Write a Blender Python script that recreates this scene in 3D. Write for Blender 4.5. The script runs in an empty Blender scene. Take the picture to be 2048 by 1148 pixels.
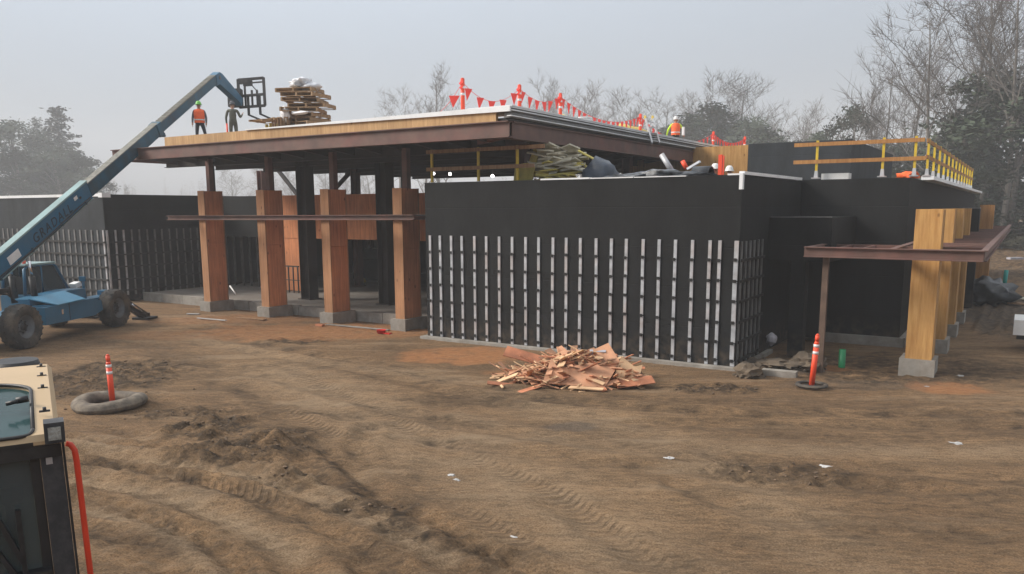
import bpy, bmesh, math, random
from mathutils import Vector, Matrix, noise
import numpy as np

# ------------------------------------------------------------------ camera, world, sun
scene = bpy.context.scene
COL = scene.collection
F, CX, CY, H = 1597.7, 1024.0, 674.0, 3.6
def _basis(p, r, y):
    f = np.array([math.sin(y), math.cos(y), 0]); rt = np.array([math.cos(y), -math.sin(y), 0]); up = np.array([0, 0, 1.])
    f2 = f * math.cos(p) - up * math.sin(p); up2 = up * math.cos(p) + f * math.sin(p)
    r2 = rt * math.cos(r) + up2 * math.sin(r); u2 = -rt * math.sin(r) + up2 * math.cos(r)
    return np.array([r2, -u2, f2])
MC = _basis(.1585, -.004, -.569)
camd = bpy.data.cameras.new('camera'); cam = bpy.data.objects.new('camera', camd); COL.objects.link(cam)
cam.matrix_world = Matrix([[MC[0][0], -MC[1][0], -MC[2][0], 0], [MC[0][1], -MC[1][1], -MC[2][1], 0],
                           [MC[0][2], -MC[1][2], -MC[2][2], H], [0, 0, 0, 1]])
camd.sensor_width = 36; camd.lens = 36 * F / 2048; camd.shift_y = 100 / 2048
camd.clip_start = .05; camd.clip_end = 2000
scene.camera = cam
def ray(x, y):
    return MC.T @ np.array([(x - CX) / F, (y - CY) / F, 1.])
def on_z(x, y, z=0.):                       # a direction in view brought to a level
    r = ray(x, y); t = (z - H) / r[2]; return Vector((r[0] * t, r[1] * t, z))
def on_y(x, y, Y):
    r = ray(x, y); t = Y / r[1]; return Vector((r[0] * t, Y, H + r[2] * t))
def on_x(x, y, X):
    r = ray(x, y); t = X / r[0]; return Vector((X, r[1] * t, H + r[2] * t))
def dist(x, y, t):
    r = ray(x, y); return Vector((r[0] * t, r[1] * t, H + r[2] * t))

SUN_EL, SUN_AZ = math.radians(34), math.radians(238)     # azimuth clockwise from +Y
world = bpy.data.worlds.new('World'); scene.world = world; world.use_nodes = True
nt = world.node_tree; nt.nodes.clear()
out = nt.nodes.new('ShaderNodeOutputWorld'); bg = nt.nodes.new('ShaderNodeBackground')
sky = nt.nodes.new('ShaderNodeTexSky'); sky.sky_type = 'NISHITA'; sky.sun_disc = False
sky.sun_elevation = SUN_EL; sky.sun_rotation = SUN_AZ; sky.air_density = 1.0; sky.dust_density = 4.0
mix = nt.nodes.new('ShaderNodeMix'); mix.data_type = 'RGBA'; mix.inputs[0].default_value = .93
tc = nt.nodes.new('ShaderNodeTexCoord'); sp = nt.nodes.new('ShaderNodeSeparateXYZ')
cr_ = nt.nodes.new('ShaderNodeValToRGB'); ce = cr_.color_ramp.elements      # fog bank: dim at the horizon, brighter overhead
ce[0].position = 0; ce[0].color = (.09, .103, .118, 1); ce[1].position = 1; ce[1].color = (.95, .98, 1, 1)
for p_, c_ in ((.1, (.22, .255, .295, 1)), (.25, (.385, .44, .51, 1)), (.5, (.56, .60, .65, 1))): ne = ce.new(p_); ne.color = c_
az = nt.nodes.new('ShaderNodeMapRange'); az.inputs[1].default_value = -.75; az.inputs[2].default_value = .15; az.inputs[3].default_value = 10.4; az.inputs[4].default_value = 7.0
cm = nt.nodes.new('ShaderNodeMix'); cm.data_type = 'RGBA'; cm.blend_type = 'MULTIPLY'; cm.clamp_result = False; cm.inputs[0].default_value = 1
nt.links.new(tc.outputs['Generated'], sp.inputs[0]); nt.links.new(sp.outputs[2], cr_.inputs[0]); nt.links.new(sp.outputs[0], az.inputs[0])
nt.links.new(cr_.outputs[0], cm.inputs[6]); nt.links.new(az.outputs[0], cm.inputs[7]); nt.links.new(sky.outputs[0], mix.inputs[6])
nt.links.new(cm.outputs[2], mix.inputs[7]); nt.links.new(mix.outputs[2], bg.inputs[0])
bg.inputs[1].default_value = .098; nt.links.new(bg.outputs[0], out.inputs[0])
sund = bpy.data.lights.new('sun', 'SUN'); sun = bpy.data.objects.new('sun', sund); COL.objects.link(sun)
sund.energy = 3.0; sund.angle = math.radians(22); sund.color = (1, .93, .84)
sd = Vector((math.sin(SUN_AZ) * math.cos(SUN_EL), math.cos(SUN_AZ) * math.cos(SUN_EL), math.sin(SUN_EL)))
sun.rotation_euler = sd.to_track_quat('Z', 'Y').to_euler()
scene.view_settings.view_transform = 'Standard'; scene.view_settings.look = 'None'
scene.view_settings.exposure = 0.72; scene.view_settings.gamma = 1.0
scene.render.engine = 'CYCLES'
scene.cycles.max_bounces = 6; scene.cycles.volume_bounces = 1; scene.cycles.transparent_max_bounces = 12

R = random.Random(7)

# ------------------------------------------------------------------ helpers
def new_obj(name, data, parent=None):
    o = bpy.data.objects.new(name, data); COL.objects.link(o)
    if parent is not None: o.parent = parent
    return o
def tag(o, label=None, cat=None, group=None, kind=None):
    if label: o['label'] = label
    if cat: o['category'] = cat
    if group: o['group'] = group
    if kind: o['kind'] = kind
    return o
def thing(name, label, cat, loc=(0, 0, 0), rz=0., group=None):
    o = new_obj(name, None); o.location = loc; o.rotation_euler = (0, 0, rz); o.empty_display_size = .2
    return tag(o, label, cat, group)

class MB:
    """collects shapes into one mesh"""
    def __init__(s): s.bm = bmesh.new()
    def box(s, lo, hi, rot=None, piv=None, mi=0):
        x0, y0, z0 = lo; x1, y1, z1 = hi
        vs = [Vector(v) for v in ((x0, y0, z0), (x1, y0, z0), (x1, y1, z0), (x0, y1, z0), (x0, y0, z1), (x1, y0, z1), (x1, y1, z1), (x0, y1, z1))]
        if rot is not None:
            piv = Vector(piv) if piv is not None else (Vector(lo) + Vector(hi)) / 2
            vs = [piv + rot @ (v - piv) for v in vs]
        b = [s.bm.verts.new(v) for v in vs]
        for f in ((3, 2, 1, 0), (4, 5, 6, 7), (0, 1, 5, 4), (1, 2, 6, 5), (2, 3, 7, 6), (3, 0, 4, 7)):
            fc = s.bm.faces.new([b[i] for i in f]); fc.material_index = mi
        return s
    def beam(s, p, q, w, h, up=(0, 0, 1), w2=None, h2=None, mi=0):
        p, q = Vector(p), Vector(q); d = (q - p).normalized(); up = Vector(up)
        sd_ = d.cross(up)
        if sd_.length < 1e-4: sd_ = d.cross(Vector((1, 0, 0)))
        sd_.normalize(); u = sd_.cross(d).normalized()
        w2 = w if w2 is None else w2; h2 = h if h2 is None else h2
        b = []
        for c, ww, hh in ((p, w, h), (q, w2, h2)):
            for a, e in ((-1, -1), (1, -1), (1, 1), (-1, 1)):
                b.append(s.bm.verts.new(c + sd_ * a * ww / 2 + u * e * hh / 2))
        for f in ((3, 2, 1, 0), (4, 5, 6, 7), (0, 1, 5, 4), (1, 2, 6, 5), (2, 3, 7, 6), (3, 0, 4, 7)):
            fc = s.bm.faces.new([b[i] for i in f]); fc.material_index = mi
        return s
    def cyl(s, p, q, r, n=10, r2=None, cap=True, smooth=True):
        p, q = Vector(p), Vector(q); d = (q - p).normalized(); a = d.orthogonal().normalized(); b = d.cross(a)
        r2 = r if r2 is None else r2
        A = [s.bm.verts.new(p + (a * math.cos(2 * math.pi * i / n) + b * math.sin(2 * math.pi * i / n)) * r) for i in range(n)]
        B = [s.bm.verts.new(q + (a * math.cos(2 * math.pi * i / n) + b * math.sin(2 * math.pi * i / n)) * r2) for i in range(n)]
        for i in range(n):
            f = s.bm.faces.new([A[i], A[(i + 1) % n], B[(i + 1) % n], B[i]]); f.smooth = smooth
        if cap:
            s.bm.faces.new(A[::-1]); s.bm.faces.new(B)
        return s
    def tube(s, pts, r, n=8):
        pts = [Vector(p) for p in pts]
        rings = []
        a = None
        for i, p in enumerate(pts):
            d = (pts[min(i + 1, len(pts) - 1)] - pts[max(i - 1, 0)]).normalized()
            a = d.orthogonal().normalized() if a is None else (a - d * a.dot(d)).normalized()
            b = d.cross(a); rr = r[i] if isinstance(r, (list, tuple)) else r
            rings.append([s.bm.verts.new(p + (a * math.cos(2 * math.pi * k / n) + b * math.sin(2 * math.pi * k / n)) * rr) for k in range(n)])
        for A, B in zip(rings, rings[1:]):
            for k in range(n):
                f = s.bm.faces.new([A[k], A[(k + 1) % n], B[(k + 1) % n], B[k]]); f.smooth = True
        s.bm.faces.new(rings[0][::-1]); s.bm.faces.new(rings[-1])
        return s
    def lathe(s, prof, n=28, c=(0, 0, 0), axis='Z', M=None):
        c = Vector(c); rings = []
        for r, h in prof:
            ring = []
            for k in range(n):
                a = 2 * math.pi * k / n
                v = Vector((r * math.cos(a), r * math.sin(a), h)) if axis == 'Z' else Vector((h, r * math.cos(a), r * math.sin(a)))
                if M is not None: v = M @ v
                ring.append(s.bm.verts.new(c + v))
            rings.append(ring)
        for A, B in zip(rings, rings[1:]):
            for k in range(n):
                f = s.bm.faces.new([A[k], A[(k + 1) % n], B[(k + 1) % n], B[k]]); f.smooth = True
        return s
    def poly(s, pts, ext):
        """extrude a planar polygon by a vector"""
        pts = [Vector(p) for p in pts]; ext = Vector(ext)
        A = [s.bm.verts.new(p) for p in pts]; B = [s.bm.verts.new(p + ext) for p in pts]; n = len(pts)
        s.bm.faces.new(A[::-1]); s.bm.faces.new(B)
        for i in range(n): s.bm.faces.new([A[i], A[(i + 1) % n], B[(i + 1) % n], B[i]])
        return s
    def blob(s, c, rad, sub=2, amp=.15, seed=0, fr=2.):
        r = bmesh.ops.create_icosphere(s.bm, subdivisions=sub, radius=1)
        for v in r['verts']:
            d = v.co.normalized(); k = 1 + amp * noise.noise(d * fr + Vector((seed, seed * 2.3, 0)))
            v.co = Vector(c) + Vector((d.x * rad[0] * k, d.y * rad[1] * k, d.z * rad[2] * k))
        return s
    def mesh(s, name, mat, bevel=0, smooth=False):
        if bevel:
            bmesh.ops.bevel(s.bm, geom=[e for e in s.bm.edges if len(e.link_faces) == 2 and e.calc_face_angle(0) > .6], offset=bevel, segments=1, affect='EDGES')
        bmesh.ops.recalc_face_normals(s.bm, faces=s.bm.faces)
        me = bpy.data.meshes.new(name); s.bm.to_mesh(me); s.bm.free()
        for m in (mat if isinstance(mat, (list, tuple)) else [mat]): me.materials.append(m)
        if smooth:
            for p in me.polygons: p.use_smooth = True
        return me
    def build(s, name, mat, parent=None, bevel=0, smooth=False):
        return new_obj(name, s.mesh(name, mat, bevel, smooth), parent)

def copy_tree(o, parent=None):
    c = o.copy(); COL.objects.link(c); c.parent = parent
    for ch in list(o.children): copy_tree(ch, c)
    return c

# ------------------------------------------------------------------ materials
def nmat(name):
    m = bpy.data.materials.new(name); m.use_nodes = True; t = m.node_tree
    return m, t, t.nodes['Principled BSDF'], t.nodes.new('ShaderNodeTexCoord')
def N(t, kind, **kw):
    n = t.nodes.new(kind)
    for k, v in kw.items(): setattr(n, k, v)
    return n
def mat(name, col, rough=.7, var=.2, scale=3., metal=0., bump=.1, stretch=(1, 1, 1), dirt=None, dirt_amt=.4, spec=.5, bscale=None, dscale=1.3, emis=0.):
    m, t, b, tcn = nmat(name)
    mp = N(t, 'ShaderNodeMapping'); mp.inputs[3].default_value = stretch; t.links.new(tcn.outputs['Object'], mp.inputs[0])
    n1 = N(t, 'ShaderNodeTexNoise'); n1.inputs['Scale'].default_value = scale; n1.inputs['Detail'].default_value = 6
    t.links.new(mp.outputs[0], n1.inputs[0])
    r = N(t, 'ShaderNodeValToRGB'); e = r.color_ramp.elements
    e[0].position = .3; e[1].position = .7
    e[0].color = (*[c * (1 - var) for c in col], 1); e[1].color = (*[min(1, c * (1 + var)) for c in col], 1)
    t.links.new(n1.outputs[0], r.inputs[0]); last = r.outputs[0]
    if dirt:
        n2 = N(t, 'ShaderNodeTexNoise'); n2.inputs['Scale'].default_value = dscale; n2.inputs['Detail'].default_value = 8
        n2.inputs['Roughness'].default_value = .7
        t.links.new(tcn.outputs['Object'], n2.inputs[0])
        rr = N(t, 'ShaderNodeMapRange'); rr.inputs[1].default_value = .45; rr.inputs[2].default_value = .72; rr.inputs[4].default_value = dirt_amt
        t.links.new(n2.outputs[0], rr.inputs[0])
        mx = N(t, 'ShaderNodeMix', data_type='RGBA'); mx.inputs[7].default_value = (*dirt, 1)
        t.links.new(rr.outputs[0], mx.inputs[0]); t.links.new(last, mx.inputs[6]); last = mx.outputs[2]
    t.links.new(last, b.inputs['Base Color'])
    b.inputs['Roughness'].default_value = rough; b.inputs['Metallic'].default_value = metal
    b.inputs['Specular IOR Level'].default_value = spec
    if bump:
        n3 = N(t, 'ShaderNodeTexNoise'); n3.inputs['Scale'].default_value = bscale or scale * 6; n3.inputs['Detail'].default_value = 5
        t.links.new(mp.outputs[0], n3.inputs[0])
        bp = N(t, 'ShaderNodeBump'); bp.inputs['Strength'].default_value = bump; bp.inputs['Distance'].default_value = .02
        t.links.new(n3.outputs[0], bp.inputs['Height']); t.links.new(bp.outputs[0], b.inputs['Normal'])
    if emis:
        b.inputs['Emission Color'].default_value = (*col, 1); b.inputs['Emission Strength'].default_value = emis
    return m

def wood_mat(name, col, col2, knots=True, sheet=2.44, scale=1., weather=.25):
    """engineered timber: long grain along Z, darker knots, sheet to sheet tone"""
    m, t, b, tcn = nmat(name)
    geo = N(t, 'ShaderNodeNewGeometry')
    mp = N(t, 'ShaderNodeMapping'); mp.inputs[3].default_value = (9 * scale, 9 * scale, .7 * scale); t.links.new(geo.outputs['Position'], mp.inputs[0])
    n1 = N(t, 'ShaderNodeTexNoise'); n1.inputs['Scale'].default_value = 1.6; n1.inputs['Detail'].default_value = 7; n1.inputs['Roughness'].default_value = .65
    t.links.new(mp.outputs[0], n1.inputs[0])
    r = N(t, 'ShaderNodeValToRGB'); e = r.color_ramp.elements; e[0].position = .34; e[1].position = .68
    e[0].color = (*col2, 1); e[1].color = (*col, 1); t.links.new(n1.outputs[0], r.inputs[0]); last = r.outputs[0]
    # blotches
    n2 = N(t, 'ShaderNodeTexNoise'); n2.inputs['Scale'].default_value = .9; n2.inputs['Detail'].default_value = 4; t.links.new(geo.outputs['Position'], n2.inputs[0])
    mr_ = N(t, 'ShaderNodeMapRange'); mr_.inputs[1].default_value = .35; mr_.inputs[2].default_value = .7; mr_.inputs[3].default_value = 1.0; mr_.inputs[4].default_value = 1 - weather
    t.links.new(n2.outputs[0], mr_.inputs[0])
    mm = N(t, 'ShaderNodeMix', data_type='RGBA', blend_type='MULTIPLY'); mm.inputs[0].default_value = 1
    cc = N(t, 'ShaderNodeCombineColor')
    for i in range(3): t.links.new(mr_.outputs[0], cc.inputs[i])
    t.links.new(last, mm.inputs[6]); t.links.new(cc.outputs[0], mm.inputs[7]); last = mm.outputs[2]
    if knots:
        mv = N(t, 'ShaderNodeMapping'); mv.inputs[3].default_value = (1, 1, .6); t.links.new(geo.outputs['Position'], mv.inputs[0])
        v = N(t, 'ShaderNodeTexVoronoi'); v.inputs['Scale'].default_value = 3.3; t.links.new(mv.outputs[0], v.inputs[0])
        mk = N(t, 'ShaderNodeMapRange'); mk.inputs[1].default_value = .07; mk.inputs[2].default_value = .13; mk.inputs[3].default_value = .75; mk.inputs[4].default_value = 0
        t.links.new(v.outputs['Distance'], mk.inputs[0])
        mx = N(t, 'ShaderNodeMix', data_type='RGBA'); mx.inputs[7].default_value = (col2[0] * .35, col2[1] * .3, col2[2] * .3, 1)
        t.links.new(mk.outputs[0], mx.inputs[0]); t.links.new(last, mx.inputs[6]); last = mx.outputs[2]
    t.links.new(last, b.inputs['Base Color']); b.inputs['Roughness'].default_value = .75; b.inputs['Specular IOR Level'].default_value = .3
    bp = N(t, 'ShaderNodeBump'); bp.inputs['Strength'].default_value = .15; bp.inputs['Distance'].default_value = .01
    t.links.new(n1.outputs[0], bp.inputs['Height']); t.links.new(bp.outputs[0], b.inputs['Normal'])
    return m

def membrane_mat(name, col):
    """black self adhered wall sheet: lapped seams, soft wrinkles, dusty streaks, sheen painted into the tone"""
    m, t, b, tcn = nmat(name)
    geo = N(t, 'ShaderNodeNewGeometry')
    n1 = N(t, 'ShaderNodeTexNoise'); n1.inputs['Scale'].default_value = 1.1; n1.inputs['Detail'].default_value = 8; n1.inputs['Roughness'].default_value = .7
    mp = N(t, 'ShaderNodeMapping'); mp.inputs[3].default_value = (1.2, 1.2, .5); t.links.new(geo.outputs['Position'], mp.inputs[0]); t.links.new(mp.outputs[0], n1.inputs[0])
    n2 = N(t, 'ShaderNodeTexNoise'); n2.inputs['Scale'].default_value = 30; n2.inputs['Detail'].default_value = 3; t.links.new(geo.outputs['Position'], n2.inputs[0])
    r = N(t, 'ShaderNodeValToRGB'); e = r.color_ramp.elements; e[0].position = .3; e[1].position = .75
    e[0].color = (*[c * .65 for c in col], 1); e[1].color = (*[c * 1.6 for c in col], 1)  # wide tone range: differences in sheen put into the colour
    t.links.new(n1.outputs[0], r.inputs[0])
    mx = N(t, 'ShaderNodeMix', data_type='RGBA', blend_type='OVERLAY'); mx.inputs[0].default_value = .35
    t.links.new(r.outputs[0], mx.inputs[6]); t.links.new(n2.outputs[0], mx.inputs[7])
    sep = N(t, 'ShaderNodeSeparateXYZ'); t.links.new(geo.outputs['Position'], sep.inputs[0])
    # horizontal lap seams every 0.9 m
    md = N(t, 'ShaderNodeMath', operation='PINGPONG'); md.inputs[1].default_value = .455; t.links.new(sep.outputs[2], md.inputs[0])
    sm = N(t, 'ShaderNodeMapRange'); sm.inputs[1].default_value = 0; sm.inputs[2].default_value = .012; t.links.new(md.outputs[0], sm.inputs[0])
    ad = N(t, 'ShaderNodeMath', operation='ADD'); t.links.new(sm.outputs[0], ad.inputs[0]); t.links.new(n1.outputs[0], ad.inputs[1])
    hgt = N(t, 'ShaderNodeMapRange'); hgt.inputs[1].default_value = .75; hgt.inputs[2].default_value = .0; t.links.new(sep.outputs[2], hgt.inputs[0])
    nd = N(t, 'ShaderNodeTexNoise'); nd.inputs['Scale'].default_value = 5; nd.inputs['Detail'].default_value = 6; t.links.new(geo.outputs['Position'], nd.inputs[0])
    nr = N(t, 'ShaderNodeMapRange'); nr.inputs[1].default_value = .42; nr.inputs[2].default_value = .65; nr.inputs[4].default_value = .7; t.links.new(nd.outputs[0], nr.inputs[0])
    ml = N(t, 'ShaderNodeMath', operation='MULTIPLY'); t.links.new(hgt.outputs[0], ml.inputs[0]); t.links.new(nr.outputs[0], ml.inputs[1])
    dm = N(t, 'ShaderNodeMix', data_type='RGBA'); dm.inputs[7].default_value = (.11, .08, .055, 1); t.links.new(ml.outputs[0], dm.inputs[0]); t.links.new(mx.outputs[2], dm.inputs[6])
    t.links.new(dm.outputs[2], b.inputs['Base Color'])
    b.inputs['Roughness'].default_value = .8; b.inputs['Specular IOR Level'].default_value = .2
    bp = N(t, 'ShaderNodeBump'); bp.inputs['Strength'].default_value = .3; bp.inputs['Distance'].default_value = .02
    t.links.new(ad.outputs[0], bp.inputs['Height']); t.links.new(bp.outputs[0], b.inputs['Normal'])
    return m

def glass_mat(name, tint, rough=.05, opac=.45):
    m, t, b, tcn = nmat(name)
    tr = N(t, 'ShaderNodeBsdfTransparent'); tr.inputs[0].default_value = (*tint, 1)
    b.inputs['Base Color'].default_value = (*[c * .25 for c in tint], 1); b.inputs['Roughness'].default_value = rough
    ms = N(t, 'ShaderNodeMixShader'); ms.inputs[0].default_value = opac
    t.links.new(tr.outputs[0], ms.inputs[1]); t.links.new(b.outputs[0], ms.inputs[2])
    t.links.new(ms.outputs[0], t.nodes['Material Output'].inputs[0])
    return m

def soil_mat():
    m, t, b, tcn = nmat('soil')
    at = N(t, 'ShaderNodeVertexColor'); at.layer_name = 'soil'
    sep = N(t, 'ShaderNodeSeparateColor'); t.links.new(at.outputs[0], sep.inputs[0])
    P = tcn.outputs['Object']
    def nz(scale, detail=8, rough=.65, st=(1, 1, 1), rotz=0.):
        m0 = N(t, 'ShaderNodeMapping'); m0.inputs[2].default_value = (0, 0, rotz); t.links.new(P, m0.inputs[0])
        mp = N(t, 'ShaderNodeMapping'); mp.inputs[3].default_value = st
        t.links.new(m0.outputs[0], mp.inputs[0]); n = N(t, 'ShaderNodeTexNoise'); n.inputs['Scale'].default_value = scale
        n.inputs['Detail'].default_value = detail; n.inputs['Roughness'].default_value = rough; t.links.new(mp.outputs[0], n.inputs[0]); return n.outputs[0]
    def ramp(src, a, b_, c0, c1):
        r = N(t, 'ShaderNodeValToRGB'); e = r.color_ramp.elements; e[0].position = a; e[1].position = b_; e[0].color = (*c0, 1); e[1].color = (*c1, 1)
        t.links.new(src, r.inputs[0]); return r.outputs[0]
    def mx(f, a, b_, mode='MIX'):
        n = N(t, 'ShaderNodeMix', data_type='RGBA', blend_type=mode)
        if isinstance(f, (int, float)): n.inputs[0].default_value = f
        else: t.links.new(f, n.inputs[0])
        for s_, i in ((a, 6), (b_, 7)):
            if isinstance(s_, tuple): n.inputs[i].default_value = (*s_, 1)
            else: t.links.new(s_, n.inputs[i])
        return n.outputs[2]
    def rng(src, a, b_, c=0., d=1.):
        n = N(t, 'ShaderNodeMapRange'); n.inputs[1].default_value = a; n.inputs[2].default_value = b_; n.inputs[3].default_value = c; n.inputs[4].default_value = d
        t.links.new(src, n.inputs[0]); return n.outputs[0]
    def mul(a, b_):
        n = N(t, 'ShaderNodeMath', operation='MULTIPLY')
        t.links.new(a, n.inputs[0]); 
        if isinstance(b_, float): n.inputs[1].default_value = b_
        else: t.links.new(b_, n.inputs[1])
        return n.outputs[0]
    big = nz(.28, 6, .6); mid = nz(1.3, 9, .72, (.3, 1.9, 1), -.52); fine = nz(8, 8, .8, (.55, 1.5, 1), -.4); grit = nz(42, 5, .75)
    base = ramp(big, .35, .66, (.335, .195, .098), (.49, .30, .155))
    base = mx(rng(mid, .36, .66), mx(.62, base, (.09, .058, .032)), base)
    base = mx(rng(fine, .36, .56, .25, 1.0), (.1, .066, .038), base)
    base = mx(mul(rng(grit, .54, .66), .5), base, (.5, .38, .25))
    base = mx(mul(rng(grit, .47, .36), .75), base, (.05, .034, .02))
    # pale dried patches
    base = mx(mul(rng(nz(.8, 6, .65, (.35, 1.6, 1), -.52), .55, .72), .55), base, (.45, .33, .215))
    tn = N(t, 'ShaderNodeVertexColor'); tn.layer_name = 'tone'; ts = N(t, 'ShaderNodeSeparateColor'); t.links.new(tn.outputs[0], ts.inputs[0])
    tr_ = N(t, 'ShaderNodeVertexColor'); tr_.layer_name = 'tread'; tt = N(t, 'ShaderNodeSeparateColor'); t.links.new(tr_.outputs[0], tt.inputs[0])
    base = mx(mul(ts.outputs[0], rng(fine, .3, .6, .35, 1.0)), base, mx(rng(grit, .4, .6), (.36, .25, .15), (.58, .43, .28)))
    base = mx(mul(ts.outputs[1], rng(fine, .66, .38, .15, .95)), base, (.07, .045, .027))
    l1 = N(t, 'ShaderNodeMath', operation='MULTIPLY_ADD'); t.links.new(tt.outputs[1], l1.inputs[0]); l1.inputs[1].default_value = 28.; l2 = N(t, 'ShaderNodeMath', operation='MULTIPLY'); t.links.new(tt.outputs[0], l2.inputs[0]); l2.inputs[1].default_value = 46.; t.links.new(l2.outputs[0], l1.inputs[2])
    l3 = N(t, 'ShaderNodeMath', operation='SINE'); t.links.new(l1.outputs[0], l3.inputs[0]); lug = mul(rng(l3.outputs[0], -.1, .5), tt.outputs[2])
    base = mx(mul(lug, .42), base, (.1, .066, .04))
    wet_and_shade = mx(rng(fine, .35, .65), (.025, .018, .012), (.11, .072, .042))
    base = mx(mul(sep.outputs[0], rng(nz(3.2, 8, .75), .38, .56)), base, wet_and_shade)
    saw = mx(rng(fine, .3, .7), (.32, .13, .05), (.55, .27, .12))
    base = mx(mul(sep.outputs[1], rng(nz(2.1, 8, .75), .26, .5)), base, saw)
    gravel = mx(rng(grit, .35, .65), (.045, .042, .038), (.17, .155, .14))
    base = mx(mul(sep.outputs[2], .85), base, gravel)
    t.links.new(base, b.inputs['Base Color']); b.inputs['Roughness'].default_value = .92; b.inputs['Specular IOR Level'].default_value = .25
    a1 = N(t, 'ShaderNodeMath', operation='MULTIPLY_ADD'); t.links.new(fine, a1.inputs[0]); a1.inputs[1].default_value = 1.2; t.links.new(mid, a1.inputs[2])
    a2 = N(t, 'ShaderNodeMath', operation='MULTIPLY_ADD'); t.links.new(grit, a2.inputs[0]); a2.inputs[1].default_value = .35; t.links.new(a1.outputs[0], a2.inputs[2])
    a3 = N(t, 'ShaderNodeMath', operation='SUBTRACT'); t.links.new(a2.outputs[0], a3.inputs[0]); t.links.new(mul(lug, .45), a3.inputs[1]); a2 = a3
    bp = N(t, 'ShaderNodeBump'); bp.inputs['Strength'].default_value = 1; bp.inputs['Distance'].default_value = .09
    t.links.new(a2.outputs[0], bp.inputs['Height']); t.links.new(bp.outputs[0], b.inputs['Normal'])
    return m

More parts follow.
